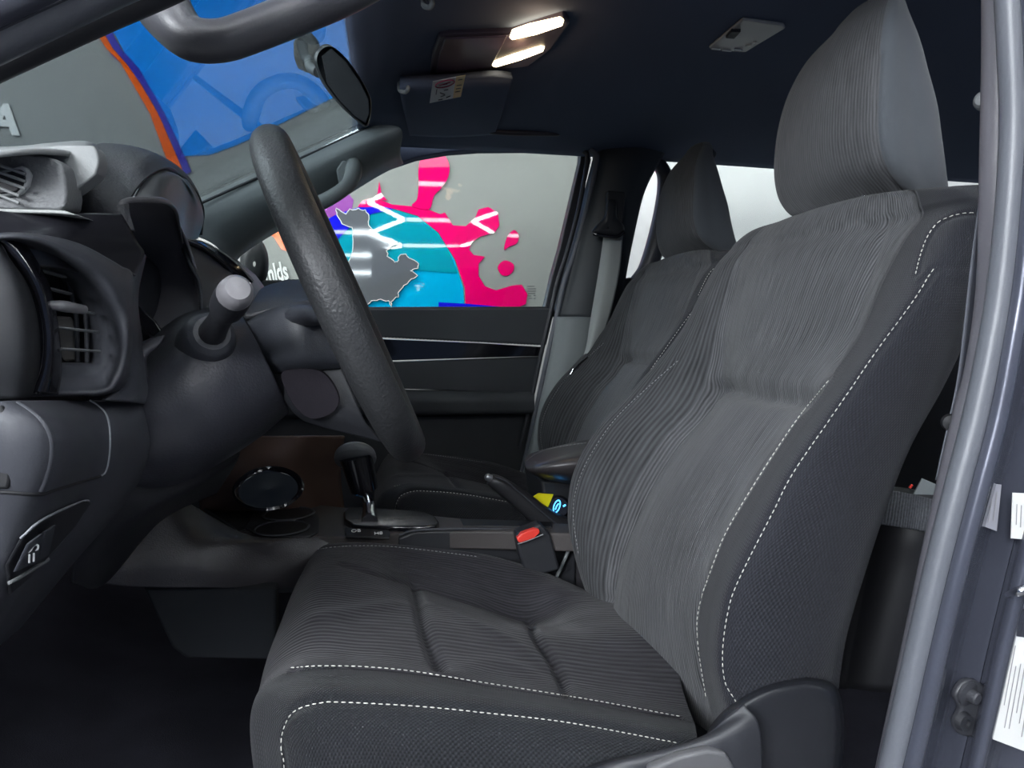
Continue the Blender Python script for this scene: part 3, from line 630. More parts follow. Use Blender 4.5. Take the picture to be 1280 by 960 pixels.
    G_x2 = [(661, 776), (672, 798), (690, 827), (704, 855), (712, 871)]
    w1 = [(535, 756), (570, 768), (610, 785), (650, 808), (684, 835)]
    w2 = [(400, 770), (450, 762), (490, 756), (514, 760)]
    w3_ = [(560, 845), (600, 830), (640, 832), (700, 860)]
    w4 = [(600, 905), (660, 922), (720, 936), (780, 945)]
    w5 = [(560, 902), (640, 912), (740, 930)]
    on = lambda q: onto(bv, q, 140)
    A2 = groove(A, [(on(S_o), 0.003, 0.004), (on(S_i), 0.0045, 0.005), (on(S_f), 0.0025, 0.004), (on(G_d), 0.004, 0.007), (on(G_x1), 0.009, 0.007), (on(G_x2), 0.007, 0.006),
                    (on(w1), -0.0028, 0.015), (on(w2), -0.0022, 0.016), (on(w3_), -0.0022, 0.018), (on(w4), 0.0035, 0.010), (on(w5), -0.0015, 0.010)], False)
    K2 = 12
    def mf2(u, v):
        k = u*K2
        if k < 4: return 0
        if k < 8: return 1
        return 2 if k < 10.3 else 0
    me = mesh_from_grid('cushion', A2, False, mf2)
    bm = bmesh.new(); bm.from_mesh(me); bmesh.ops.recalc_face_normals(bm, faces=bm.faces); bm.to_mesh(me); bm.free()
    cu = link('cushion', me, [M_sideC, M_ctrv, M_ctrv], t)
    bv2 = bvh_of(A2, False); sl = lambda q, o: onto(bv2, [(x+o[0], y+o[1]) for x, y in q], 200, 0.0006)
    stitches('stitching', [sl(S_o, (0, 2)), sl(S_i, (0, -1))], M_stitch, cu)
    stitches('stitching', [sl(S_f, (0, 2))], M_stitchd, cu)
    # ---------- base, shield and recliner cover
    plate('seat_base', [W(-0.06, .63, -.50), W(.40, .63, -.46), W(.42, .63, -.70), W(-0.02, .63, -.72)], (0, 0.44, 0), M_dark, t, 0.01)
    net('recliner_cover', [[P(868+ (x-868)*s if False else cx+(x-cx)*s, 925+(y-925)*s, yy) for x, y in ((884, 916), (905, 888), (945, 862), (985, 850), (1020, 848), (1046, 860), (1055, 900), (1052, 960), (1040, 1010), (950, 1010), (890, 1000), (876, 950))]
         for s, yy, cx in ((1.0, .64, 968), (1.0, .60, 968), (0.985, .585, 968), (0.93, .573, 968), (0.75, .566, 968), (0.002, .564, 968))], mat('cover_plastic', (0.018, 0.019, 0.023), 0.36, bump=(900, .1)), t, 60, 40, closed=True)
    net('side_shield', [[P(700, 972, .575), P(760, 952, .565), P(830, 938, .56), (P(880, 921, .558)), P(905, 900, .556), P(930, 880, .556)],
                        [P(700, 990, .560), P(760, 968, .55), P(835, 950, .545), P(888, 936, .543), P(925, 925, .542), P(950, 920, .545)],
                        [P(700, 1060, .555), P(760, 1060, .545), P(835, 1060, .54), P(888, 1060, .54), P(925, 1060, .54), P(950, 1060, .54)]], mat('shield_plastic', (0.026, 0.027, 0.032), 0.42, bump=(900, .1)), t, 50, 24, thick=0.003)
    plate('height_lever', [P(x, y, 0.535) for x, y in ((812, 962), (850, 946), (885, 938), (908, 942), (920, 962), (915, 990), (812, 990))], (0, 0.01, 0), mat('lever_grey', (0.10, 0.10, 0.105), 0.35), t, 0.003)
    return t
s1 = build_seat('large near driver seat in dark grey ribbed cloth with white stitching', name='car_seat')
s2 = build_seat('dark grey passenger seat beyond the centre console', s1, 0.105, 0.72)
for ch in s2.children:
    ch.matrix_parent_inverse = Matrix.Translation(-s1.location)
for o in list(s2.children):
    if o.name.startswith(('height_lever', 'side_shield', 'recliner_cover')): bpy.data.objects.remove(o)

# ================================================================== DASHBOARD
db = thing('dashboard', 'dark moulded dashboard with cluster hood and round vent', 'dashboard', W(-0.35, 0.9, -0.2))
# body running across the car (profile in x,z)
prof = [(-0.29, 0.10), (-0.33, 0.135), (-0.42, 0.15), (-0.58, 0.15), (-0.70, 0.10), (-0.72, -0.30), (-0.45, -0.32), (-0.34, -0.24), (-0.29, -0.12), (-0.262, -0.03), (-0.262, 0.06)]
plate('dash_body', [W(x-0.02, 0.56, z) for x, z in prof], (0, 1.32, 0), M_dash, db, 0.012, 4)
# top pad behind the pods
net('top_pad', [[P(-60, 200, 0.56), P(-60, 190, 0.68), P(-60, 186, .8)], [P(10, 192, .57), P(20, 187, .70), P(20, 185, .8)], [P(60, 190, 0.60), P(60, 182, 0.72), P(60, 182, .8)], [P(100, 200, 0.64), P(112, 181, 0.74), P(110, 181, .8)], [P(84, 244, .64), P(122, 205, 0.74), P(135, 190, .8)]], M_podlt, db, 20, 30, thick=0.004)
pp('pod_cover', [(10, 191), (62, 182.5), (109, 181.5), (119, 185), (123.5, 200), (121, 212), (116, 221), (84, 243.5), (70, 236), (60, 215)], 0.625, 0.02, M_podlt, db, 0.003, curve=60)
pp('vent_pod', [(-70, 196), (0, 190.5), (28, 191.5), (55, 195), (70, 199), (78, 206), (82, 222), (84, 243), (82, 258), (74, 263), (40, 262), (-70, 260)], 0.605, 0.03, M_pod, db, 0.002)
# demister vent
dv = pp('demister_vent', [(-40, 214), (0, 213), (26, 207), (33, 209), (37, 218), (34, 232), (24, 243), (0, 245), (-40, 246)], 0.600, 0.01, mat('vent_rim', (.42, .43, .43), .5), db, 0.002)
pp('vent_mouth', [(-40, 217), (0, 217), (24, 211.5), (29, 214), (31, 222), (28, 232), (20, 240), (0, 242), (-40, 243)], 0.5985, 0.006, M_black, dv, 0.001)
for k in range(5):
    x0, y0 = -22+k*14-4, 236-k*9
    tube('vane', [P(-30, 214+k*9-18, .597), P(32 if k < 3 else 24, 214+k*9+4, .597)], 0.0012, M_podlt, dv, 4, 8)
# ledge under pod and dark fascia
pp('pod_ledge', [(-70, 259), (62, 262), (80, 263), (96, 269), (70, 267), (-70, 264)], 0.598, 0.05, mat('ledge_light', (.32, .33, .32), .5), db, 0.001)
net('fascia', [[P(-70, 265, .60), P(0, 265, .60), P(70, 268, .615), P(120, 268, .64), P(150, 268, .66)], [P(-70, 285, .585), P(0, 285, .585), P(70, 288, .60), P(120, 292, .63), P(168, 300, .67)],
               [P(-70, 300, .578), P(0, 300, .578), P(70, 305, .595), P(120, 318, .63), P(178, 318, .68)], [P(-70, 330, .577), P(0, 330, .577), P(70, 335, .595), P(120, 345, .63), P(166, 345, .66)]], mat('fascia_dark', (.014,.014,.018), .3), db, 40, 30, thick=0.004)
# round air vent
av = thing('air_vent', 'round air vent with horizontal louvres at dash end', 'vent', P(80, 410, .60))
outer = [(-30, 296), (20, 293), (60, 297), (100, 307), (135, 325), (150, 334), (164, 345), (164, 400), (162, 440), (156, 478), (130, 492), (80, 493), (30, 494)]
mid_ = [(-30, 300), (20, 296), (62, 306), (95, 325), (122, 345), (139, 368), (150, 395), (155, 425), (152, 450), (144, 470), (130, 487), (80, 490), (30, 492)]
inner = [(-10, 306), (20, 306), (52, 316), (74, 328), (92, 345), (106, 365), (116, 388), (122, 410), (124, 434), (123, 454), (100, 456), (74, 456), (40, 456)]
yy_ = [.555, .56, .575, .59, .605, .615, .625, .628, .63, .625, .62, .60, .57]
def rowp(pl, dy): return [P(x, y, Y+dy) for (x, y), Y in zip(pl, yy_)]
net('bezel', [rowp(outer, .012), rowp([(a[0]*.5+b[0]*.5, a[1]*.5+b[1]*.5) for a, b in zip(outer, mid_)], -.004), rowp(mid_, -.008),
              rowp([(a[0]*.5+b[0]*.5, a[1]*.5+b[1]*.5) for a, b in zip(inner, mid_)], .010), rowp(inner, .022), rowp([(x-14, y+2) for x, y in inner], .06)], M_dashlt, av, 90, 40, thick=0.003)
pp('vent_throat', [(0, 300), (60, 312), (100, 340), (128, 390), (130, 460), (60, 465), (0, 465)], 0.70, 0.01, M_black, av, 0.001)
for a, b in (((47, 357), (86, 367)), ((56, 377), (104, 389)), ((66, 404), (118, 412)), ((70, 411+0, ), None)) [:2]:
    tube('louvre', [P(a[0], a[1], .585), P(b[0], b[1], .625)], 0.0028, M_pod, av, 6, 10, flat=0.45)
for a, b in (((34, 333), (80, 346)), ((64, 381), (116, 392)), ((70, 409), (121, 415)), ((74, 436), (123, 439))):
    tube('louvre', [P(a[0], a[1], .585), P(b[0], b[1], .628)], 0.0026, M_pod, av, 6, 10, flat=0.45)
tube('louvre_tab', [P(62, 381, .575), P(80, 383, .580), P(105, 387, .60)], [0.003, 0.0042, 0.0035], mat('tab_grey', (.13, .13, .14), .3), av, 12, 12)
for dxx in (92, 104):
    tube('vertical_vane', [P(dxx-8, 345, .66), P(dxx+3, 395, .66), P(dxx+5, 455, .66)], 0.002, M_dashlt, av, 10, 8)
plate('flap', [P(x, y, .665) for x, y in ((68, 395), (88, 396), (94, 408), (97, 450), (80, 452), (72, 440))], (0, .004, 0), mat('flap_grey', (.22, .21, .2), .5), av, 0.002)
net('gloss_ring', [[P(-14, 296, .57), P(2, 310, .572), P(20, 336, .575), P(36, 368, .578), (P(46, 400, .58)), P(49, 430, .58), P(46, 460, .578), P(36, 490, .575)],
                   [P(-4, 296, .556), P(12, 306, .558), P(32, 332, .562), P(48, 362, .565), P(57, 398, .567), P(60, 430, .567), P(57, 462, .567), P(48, 492, .565)],
                   [P(12, 296, .57), P(28, 306, .575), P(46, 332, .58), P(60, 362, .583), P(68, 398, .585), P(72, 430, .585), P(74, 462, .585), P(70, 492, .585)]], M_gloss, av, 60, 16, thick=0.004)
net('end_disc', [[P(-60, 300, .55), P(-10, 302, .555), P(0, 312, .56), P(6, 322, .565)], [P(-60, 345, .535), P(-10, 345, .54), P(16, 345, .545), P(30, 356, .565)],
                 [P(-60, 400, .53), P(-10, 400, .533), P(28, 400, .54), P(44, 402, .565)], [P(-60, 450, .53), P(-10, 450, .533), P(30, 450, .54), P(46, 452, .565)], [P(-60, 497, .535), P(-10, 497, .54), P(24, 497, .545), P(38, 494, .565)]], mat('disc_black', (.007,.008,.011), .7), av, 30, 40, thick=0.004)
# panel between vent and column
net('side_panel', [[P(150, 330, .66), P(176, 318, .69), P(180, 320, .74)], [P(160, 370, .65), P(166, 370, .68), P(170, 372, .74)], [P(160, 420, .65), P(170, 425, .68), P(176, 428, .74)],
                   [P(150, 480, .64), P(176, 482, .68), P(184, 484, .74)], [P(130, 500, .62), P(165, 503, .66), P(184, 506, .74)]], M_dash, db, 20, 40, thick=0.004)
tube('fascia_edge', [P(60, 303, .588), P(110, 315, .605), P(140, 328, .625), P(168, 344, .655)], 0.0012, M_dashlt, db, 20, 8)
# knee panel
kp = thing('knee_panel', 'lighter grey lower dash panel left of the column', 'panel', P(100, 600, .6))
kpf = net('panel_face', [[P(-60, 503, .50), P(18, 504, .505), P(80, 503, .60), P(130, 503, .65), P(165, 503, .69), P(178, 506, .72)],
                   [P(-60, 535, .495), P(50, 528, .50), P(110, 530, .59), P(150, 530, .64), P(176, 528, .69), P(184, 532, .73)],
                   [P(-60, 570, .495), P(60, 565, .50), P(118, 565, .59), P(152, 565, .64), P(178, 563, .69), P(185, 560, .73)],
                   [P(-60, 620, .50), P(48, 615, .505), P(100, 613, .59), P(135, 608, .64), P(162, 604, .69), P(170, 603, .73)],
                   [P(-60, 680, .51), P(24, 675, .515), P(66, 670, .59), P(102, 662, .64), P(128, 652, .69), P(136, 650, .73)],
                   [P(-90, 740, .52), P(-2, 735, .525), P(30, 728, .59), P(60, 716, .64), P(85, 703, .69), P(92, 700, .73)],
                   [P(-140, 830, .53), P(-50, 830, .535), P(-25, 822, .59), P(-4, 806, .64), P(16, 790, .69), P(22, 785, .73)]], M_dashlt, kp, 90, 90, thick=0.004)
M_gapl = mat('gap_light', (.20, .21, .23), .4)
tube('panel_gap', snap(kpf, [(110, 503), (121, 510), (131, 522), (134, 545), (133, 570), (129, 588), (122, 594)], .002), 0.0010, M_gapl, kp, 50, 8)
tube('panel_gap_lower', snap(kpf, [(122, 594), (85, 605), (62, 612), (48, 616), (20, 614), (2, 613)], .002), 0.0013, M_black, kp, 50, 8)
tube('ridge_line', snap(kpf, [(20, 506), (36, 516), (52, 530), (61, 550), (61, 575), (54, 600), (49, 612)], .001), 0.0022, M_dashlt, kp, 50, 10)
pp('storage_slot', [(-60, 507), (3, 507), (10, 530), (14, 560), (13, 600), (10, 612), (-60, 612)], .492, 0.01, M_black, kp, 0.002)
def snap_plate(name, pix, lift, m, par):
    p = [snap(kpf, [q, q], lift, 2)[0] for q in pix]; return plate(name, p, (0.002, 0.001, 0), m, par, 0.0008)
swp = snap_plate('switch_recess', [(4, 702), (22, 668), (46, 646), (96, 624), (106, 626), (84, 658), (50, 694), (24, 724), (4, 740)], .0035, M_dark, kp)
for a in ([(8, 708), (25, 672), (38, 661), (30, 699)], [(33, 697), (41, 659), (54, 651), (46, 690)]):
    snap_plate('switch', a, .0065, M_dash, swp)
text('switch_symbol', '=S', snap(kpf, [(27, 684), (27, 684)], .0085, 2)[0], (0.12, -0.10, 1), (-0.5, -0.7, 0.2), 0.013, M_white, swp, 0.0003)
tube('recess_edge', snap(kpf, [(4, 722), (26, 710), (49, 695)], .006), [.0013, .0016, .0022], M_pod, kp, 10, 8)
tube('recess_rim', snap(kpf, [(22, 668), (46, 646), (96, 624), (104, 628), (84, 658), (50, 696)], .004), .0009, M_gapl, kp, 50, 8)
# dark lower shroud below column and side of the dash toward the console
net('lower_shroud', [[P(150, 600, .76), P(200, 600, .80), P(250, 590, .84), P(300, 560, .9)], [P(130, 640, .75), P(190, 628, .79), P(240, 612, .84), P(295, 575, .9)],
                     [P(95, 690, .76), P(150, 670, .80), P(215, 636, .90), P(280, 600, .96)], [P(90, 728, .80), P(130, 728, .9), P(200, 650, 1.02), P(270, 615, 1.08)]], M_dark, db, 40, 30, thick=0.004)

# instrument cluster hood
ch = thing('cluster_hood', 'dark grained hood over the instrument cluster behind the wheel', 'cluster hood', W(-0.3, 0.87, 0.1))
net('hood', [[P(100, 300, .69), P(96, 262, .69), P(90, 226, .70), P(100, 196, .74), P(130, 182, .84), P(180, 190, .98), P(215, 215, 1.04), P(230, 265, 1.06)],
             [P(125, 290, .675), P(120, 262, .675), P(118, 226, .69), P(130, 196, .73), P(160, 185, .82), P(205, 200, .98), P(234, 232, 1.04), P(240, 275, 1.06)],
             [P(150, 285, .675), P(148, 262, .675), P(150, 235, .69), P(165, 205, .73), P(195, 196, .82), P(230, 218, .98), P(248, 250, 1.04), P(249, 288, 1.06)],
             [P(168, 290, .68), P(160, 262, .68), P(166, 244, .69), P(185, 222, .73), P(212, 212, .82), P(238, 232, .98), P(253, 262, 1.04), P(251, 294, 1.06)]], M_hood, ch, 80, 60, thick=0.005)
tube('hood_lip', [P(146, 262, .676), P(153, 254, .678), P(166, 250, .685), P(185, 249.5, .70), P(202, 251, .73), P(213, 256, .77), P(220, 266, .82), P(224, 285, .88), P(228, 303, .92)], [.0022, .0028, .003, .003, .003, .003, .0025, .0018, .0012], mat('lip_plastic', (.13, .125, .13), .4), ch, 70, 12)
net('hood_inner', [[P(166, 250, .69), P(195, 250, .72), P(216, 260, .80), P(226, 300, .93)], [P(190, 215, .76), P(218, 220, .82), P(230, 240, .92), P(228, 303, .96)], [P(225, 222, .88), P(240, 238, .96), P(246, 262, 1.0), P(238, 300, 1.0)], [P(236, 228, .98), P(249, 252, 1.02), P(253, 275, 1.04), P(246, 298, 1.04)]], mat('hood_inner_plastic', (.10, .10, .105), .4), ch, 40, 40, thick=0.003)
net('binnacle_wall', [[P(144, 262, .70), P(165, 249, .71), P(200, 249, .76), P(216, 256, .82)], [P(160, 285, .84), P(185, 272, .86), P(212, 272, .88), P(226, 282, .90)], [P(170, 316, .97), P(200, 312, .96), P(230, 312, .95), P(238, 314, .93)], [P(164, 350, 1.02), P(200, 350, 1.0), P(240, 350, .96), P(248, 350, .93)], [P(164, 376, 1.0), P(200, 378, .985), P(245, 378, .95), P(251, 378, .92)], [P(176, 400, .96), P(205, 402, .95), P(240, 400, .93), P(251, 395, .91)], [P(190, 425, .90), P(215, 425, .90), P(240, 420, .90), P(251, 415, .90)]], mat('binnacle_grey', (.22, .215, .24), .38), ch, 40, 50, thick=0.003)
net('binnacle_side', [[P(226, 303, .95), P(245, 308, .99), P(262, 316, 1.03)], [P(236, 330, .93), P(258, 330, .97), P(280, 332, 1.02)], [P(248, 352, .92), P(268, 352, .96), P(292, 350, 1.0)], [P(251, 380, .91), P(272, 380, .95), P(294, 378, 1.0)], [P(251, 400, .91), P(272, 400, .95), P(294, 400, 1.0)]], M_dash, ch, 30, 30, thick=0.004)
net('cluster_rim', [[P(230, 300, .98), P(236, 304, .96)], [P(250, 303, 1.0), P(256, 313, .98)], [P(275, 316, 1.02), P(280, 332, 1.0)], [P(298, 333, 1.03), P(296, 350, 1.01)], [P(316, 352, 1.04), P(306, 362, 1.02)]], M_gloss, ch, 12, 50, thick=0.005)
tube('rim_edge', [P(230, 299, .975), P(252, 302, .99), P(277, 315, 1.01), P(300, 333, 1.02), P(317, 353, 1.03)], 0.0012, M_podlt, ch, 40, 8)
pp('gauge_glass', [(164, 374), (176, 386), (194, 402), (205, 419), (190, 420), (166, 398)], 0.90, 0.006, M_gloss, ch, 0.001)

# steering column and wheel
cl = thing('steering_column', 'grained dark steering column cover below the wheel', 'steering column', W(-0.2, 0.85, -0.1))
net('column_cover', [[P(296, 386, .95), P(300, 390, .88), P(305, 400, .81), P(318, 425, .775), P(337, 462, .768), P(352, 495, .785), P(359, 513, .82), P(350, 520, .90)],
                     [P(280, 384, .95), P(275, 385, .89), P(270, 392, .80), P(285, 425, .752), P(303, 475, .745), P(318, 518, .765), P(325, 542, .81), P(315, 548, .90)],
                     [P(236, 392, .95), P(232, 397, .88), P(228, 406, .80), P(240, 440, .735), P(256, 500, .722), P(270, 550, .745), P(280, 572, .80), P(270, 576, .90)],
                     [P(205, 410, .95), P(203, 416, .88), P(202, 428, .80), P(205, 465, .73), P(212, 520, .715), P(222, 575, .74), P(232, 598, .80), P(222, 600, .90)],
                     [P(175, 430, .95), P(174, 436, .88), P(172, 448, .80), P(170, 480, .73), P(170, 530, .715), P(174, 585, .74), P(180, 612, .80), P(175, 615, .90)],
                     [P(120, 430, .95), P(118, 440, .88), P(112, 450, .80), P(108, 480, .74), P(105, 530, .725), P(110, 585, .75), P(118, 618, .80), P(115, 620, .90)]], mat('column_plastic', (.036, .037, .046), .42, bump=(420, .45)), cl, 80, 80, thick=0.004)
net('key_surround', [[P(180, 428, .74), P(190, 424, .73), P(206, 420, .73)], [P(168, 440, .73), P(178, 436, .72), P(200, 430, .725)], [P(166, 462, .72), P(176, 458, .712), P(182, 446, .72)], [P(168, 482, .715), P(178, 486, .708), P(184, 478, .715)]], M_dashlt, cl, 16, 24, thick=0.003)
st = thing('indicator_stalk', 'rounded dark stalk with pale tip pointing at camera', 'stalk', P(262, 420, .74))
pa, pb = P(263, 420, .735), P(297, 361, .63); ax = (pb-pa).normalized(); LN = (pb-pa).length
lathe('stalk_boss', [(0.0275, -0.03), (0.0255, -0.004), (0.0225, 0.006), (0.021, 0.008), (0.017, 0.012), (0.0, 0.014)], pa-ax*0.002, ax, M_dash, st)
lathe('stalk_arm', [(0.0135, 0.0), (0.0118, 0.02), (0.0105, 0.04), (0.0105, LN*0.50), (0.0120, LN*0.56), (0.0148, LN*0.64), (0.0155, LN*0.78), (0.0150, LN*0.90), (0.0, LN*0.9)], pa, ax, M_dark, st)
lathe('stalk_tip', [(0.0148, LN*0.885), (0.0145, LN*0.93), (0.0130, LN*0.99), (0.010, LN*1.015), (0.0, LN*1.025)], pa, ax, mat('tip_grey', (.16, .155, .165), .3), st)
tube('far_stalk', [P(345, 365, 1.0), P(370, 356, 1.05), P(402, 350, 1.10)], [.010, .012, .016], M_pillar, cl, 16, 14, flat=0.5)
net('column_top', [[P(306, 398, .80), P(318, 378, .84), P(330, 362, .92), P(360, 352, .98)], [P(330, 392, .80), P(340, 374, .84), P(352, 360, .92), P(372, 352, .98)], [P(362, 384, .80), P(372, 372, .84), P(384, 362, .92), P(400, 354, .98)], [P(385, 378, .80), P(400, 372, .84), P(410, 366, .92), P(420, 360, .98)]], M_hood, cl, 30, 24, thick=0.006)

sw = thing('steering_wheel', 'leather-rimmed steering wheel seen edge-on', 'steering wheel', W(-0.056, .85, .016))
cc = W(-0.046, .85, .018); dv_ = Vector((0.391, 0, -0.920)).normalized(); axw = Vector((0.920, 0, 0.391))
tube('rim', [cc+dv_*math.cos(a)*0.180+Vector((0, 1, 0))*math.sin(a)*0.180 for a in np.linspace(0, 2*math.pi, 40, endpoint=False)], 0.0205, M_leather, sw, 160, 24, closed=True)
plate('hub_cover', [P(x, y, .80) for x, y in ((307, 404), (330, 396), (362, 387), (392, 380), (412, 400), (440, 456), (452, 500), (440, 545), (418, 536), (390, 527), (372, 519), (352, 494), (333, 462), (318, 428))], (0, 0.10, 0), M_dark, sw, 0.012, 4)
net('hub_shoulder', [[P(308, 402, .81), P(340, 388, .79), P(372, 380, .78), P(400, 372, .80)], [P(312, 410, .795), P(345, 398, .775), P(378, 392, .765), P(415, 400, .78)], [P(330, 448, .79), P(352, 444, .77), P(385, 440, .76), (P(432, 446, .78))], [P(338, 466, .80), P(360, 464, .785), P(392, 462, .78), P(440, 458, .79)]], M_dash, sw, 30, 30, thick=0.004)
net('lower_spoke', [[P(336, 462, .80), P(360, 463, .79), P(395, 463, .785), P(425, 456, .79)], [P(350, 488, .79), P(372, 488, .778), P(405, 488, .775), P(440, 490, .785)], [P(366, 512, .79), P(388, 512, .778), P(420, 516, .775), P(455, 525, .785)], [P(380, 524, .80), P(405, 533, .79), P(440, 542, .79), P(478, 552, .80)]], M_dark, sw, 30, 30, thick=0.004)
pp('spoke_badge_cover', [(352, 466), (375, 461), (400, 464), (415, 478), (424, 498), (418, 514), (400, 523), (384, 522), (368, 508), (356, 486)], .766, 0.012, mat('spoke_cap', (.016, .014, .018), .8, bump=(900, .2), spec=.1), sw, 0.0008, curve=50)
for sgn in (-1, 1):
    tube('spoke', [cc-axw*0.045+Vector((0, sgn*0.05, 0)), cc-axw*0.02+Vector((0, sgn*0.12, 0))+dv_*0.01, cc+Vector((0, sgn*0.172, 0))+dv_*0.02], [.026, .02, .012], M_dash, sw, 20, 14, flat=0.5)

# ================================================================== CONSOLE
cn = thing('centre_console', 'dark centre console with cup holders between the seats', 'console', W(0.1, 1.21, -0.5))
net('console_side', [[P(105, 725, 1.00), P(150, 700, 1.02), P(207, 632, 1.06), P(215, 618, 1.10)], [P(170, 733, 1.02), P(200, 700, 1.03), P(240, 668, 1.06), P(252, 640, 1.12)], [P(260, 734, 1.04), P(280, 710, 1.05), P(300, 680, 1.07), P(315, 672, 1.10)],
                     [P(340, 734, 1.08), P(350, 710, 1.09), P(360, 688, 1.11), P(390, 672, 1.13)], [P(430, 735, 1.13), P(440, 715, 1.13), P(450, 690, 1.13), P(465, 670, 1.135)], [P(560, 740, 1.13), P(575, 715, 1.13), P(585, 690, 1.13), P(600, 670, 1.135)], [P(760, 740, 1.13), P(760, 715, 1.13), P(750, 690, 1.13), P(740, 674, 1.135)]], mat('console_plastic', (.030, .028, .032), .42, bump=(500, .5)), cn, 60, 40, thick=0.005)
ZC = -0.342
def PZ(px, py, z):
    d = ray(px, py); t = z/d.z; return Vector((0, 0, Z0))+d*t
def zp(name, pix, z, d, m, par, bev=0.002, curve=0): return plate(name, [PZ(x, y, z) for x, y in pix], (0, 0, d), m, par, bev, curve=curve)
zp('console_top', [(248, 640), (300, 666), (400, 671), (470, 670), (510, 664), (600, 664), (720, 667), (720, 655), (580, 648), (430, 634), (300, 620), (268, 618)], ZC, -0.03, mat('console_top_plastic', (.052, .045, .044), .62, bump=(600, .3)), cn, 0.003)
zp('tray', [(256, 634), (272, 622), (322, 628), (306, 662), (292, 664)], ZC+0.002, -0.004, M_black, cn, 0.001)
zp('cup_recess', [(306, 660), (325, 627), (388, 636), (400, 646), (398, 664), (388, 670), (330, 670)], ZC+0.003, -0.004, M_dark, cn, 0.0015)
for (cx, cy, rx) in ((361, 640, 36), (352, 658, 36)):
    c = PZ(cx, cy, ZC+0.008); rr = 0.042
    lathe('cup_holder', [(rr, 0.0), (rr+0.002, 0.0015), (rr-0.001, 0.003), (rr-0.003, 0.001)], c-Vector((0, 0, 0.004)), (0, 0, 1), M_dashlt, cn)
    lathe('cup_shade_disc', [(rr-.002, .0012), (0, .0012)], c-Vector((0, 0, 0.004)), (0, 0, 1), M_black, cn)  # flat black disc paints in the shade of a deep cup
tube('tray_edge', [PZ(252, 634, ZC+.004), PZ(274, 648, ZC+.004), PZ(296, 664, ZC+.004)], 0.002, M_dashlt, cn, 12, 8)
zp('shift_plate', [(429, 640), (436, 633), (460, 634), (530, 639), (544, 645), (549, 652), (545, 656), (530, 658), (470, 657), (440, 655), (430, 649)], ZC+0.009, -0.012, M_gloss, cn, 0.003)
sp = zp('button_bar', [(430, 659), (486, 662), (488, 666), (487, 672), (432, 670)], ZC+0.003, -0.004, M_black, cn, 0.0015)
for k, (x, y) in enumerate(((445, 664), (473, 667))):
    text('button_symbol', '\u25a7' if False else ('OB' if k == 0 else 'H8'), PZ(x, y-0.5, ZC+0.005), (1, 0.05, 0), (0, 1, 0.3), 0.011, M_white, sp, 0.0002)
zp('pocket', [(575, 648), (690, 652), (690, 658), (580, 657)], ZC+0.002, -0.003, M_black, cn, 0.001)
pp('rear_side_overlay', [(498, 672), (520, 664), (580, 662), (720, 664), (720, 745), (498, 745)], 1.122, .01, M_dark, cn, 0.004)  # dark plate laid over the console side to darken its rear part
tube('side_line', [P(500, 669, 1.12), P(520, 663, 1.12), P(580, 661, 1.12), P(660, 662, 1.12)], 0.0022, M_dashlt, cn, 20, 8)
# centre stack below dash with round outlet
net('centre_stack', [[P(250, 545, 1.30), P(300, 545, 1.27), P(380, 545, 1.27), P(430, 545, 1.35)], [P(250, 590, 1.30), P(300, 585, 1.27), P(365, 585, 1.27), P(425, 590, 1.38)], [P(250, 640, 1.32), P(300, 640, 1.29), P(380, 640, 1.30), P(430, 640, 1.38)]], mat('stack_brown', (.10, .060, .045), .38), cn, 30, 30, thick=0.004)
rg = lathe('outlet_ring', [(0.052, 0), (0.055, 0.004), (0.052, 0.007), (0.047, 0.004), (0.045, 0.001), (0, 0.0)], P(336, 612, 1.19), (0.05, -0.45, 0.9), M_gloss, cn)
sh = thing('gear_selector', 'leather-topped automatic gear lever on glossy plate', 'gear lever', PZ(463, 645, ZC))
tube('lever_shaft', [PZ(462, 652, ZC+.01), P(461, 630, 1.205), P(458, 612, 1.20), P(455, 600, 1.20)], [.014, .010, .014, .017], M_chrome, sh, 24, 16)
lathe('knob_body', [(0.010, -0.012), (0.022, -0.004), (0.0245, 0.02), (0.026, 0.045), (0.0275, 0.055), (0.0, 0.056)], P(455, 610, 1.20), (-0.22, 0, 1), M_gloss, sh)
net('knob_top', [[P(441+26*s*math.cos(a)+ (3 if s > .5 else 0), 567+dy-13*s*math.sin(a), 1.20-0.03*s*math.sin(a)) for a in np.linspace(0, 2*math.pi, 12, endpoint=False)] for s, dy in ((1.0, 8), (1.02, 4), (0.92, -2), (0.6, -7), (0.05, -9))], mat('knob_leather', (.16, .17, .175), .35, bump=(500, .3)), sh, 40, 24, closed=True, caps=True)
hb = thing('parking_brake', 'black parking brake lever with silver button', 'handbrake', P(690, 640, 1.16))
tube('lever', [P(612, 599, 1.15), P(625, 606, 1.15), P(650, 624, 1.155), P(672, 642, 1.16), P(690, 655, 1.165), P(712, 668, 1.17)], [.010, .0135, .0165, .0185, .021, .027], mat('brake_leather', (.024, .024, .027), .38, bump=(700, .2)), hb, 50, 20)
lathe('button', [(0.006, -0.004), (0.006, 0.003), (0.004, 0.006), (0, 0.0065)], P(611, 597, 1.14), (-0.8, -0.2, 0.4), M_satin, hb)
tube('trim_line', [P(618, 596, 1.135), P(632, 601, 1.135), P(650, 616, 1.138), P(680, 642, 1.14), P(704, 662, 1.145)], 0.0013, M_dashlt, hb, 30, 8)
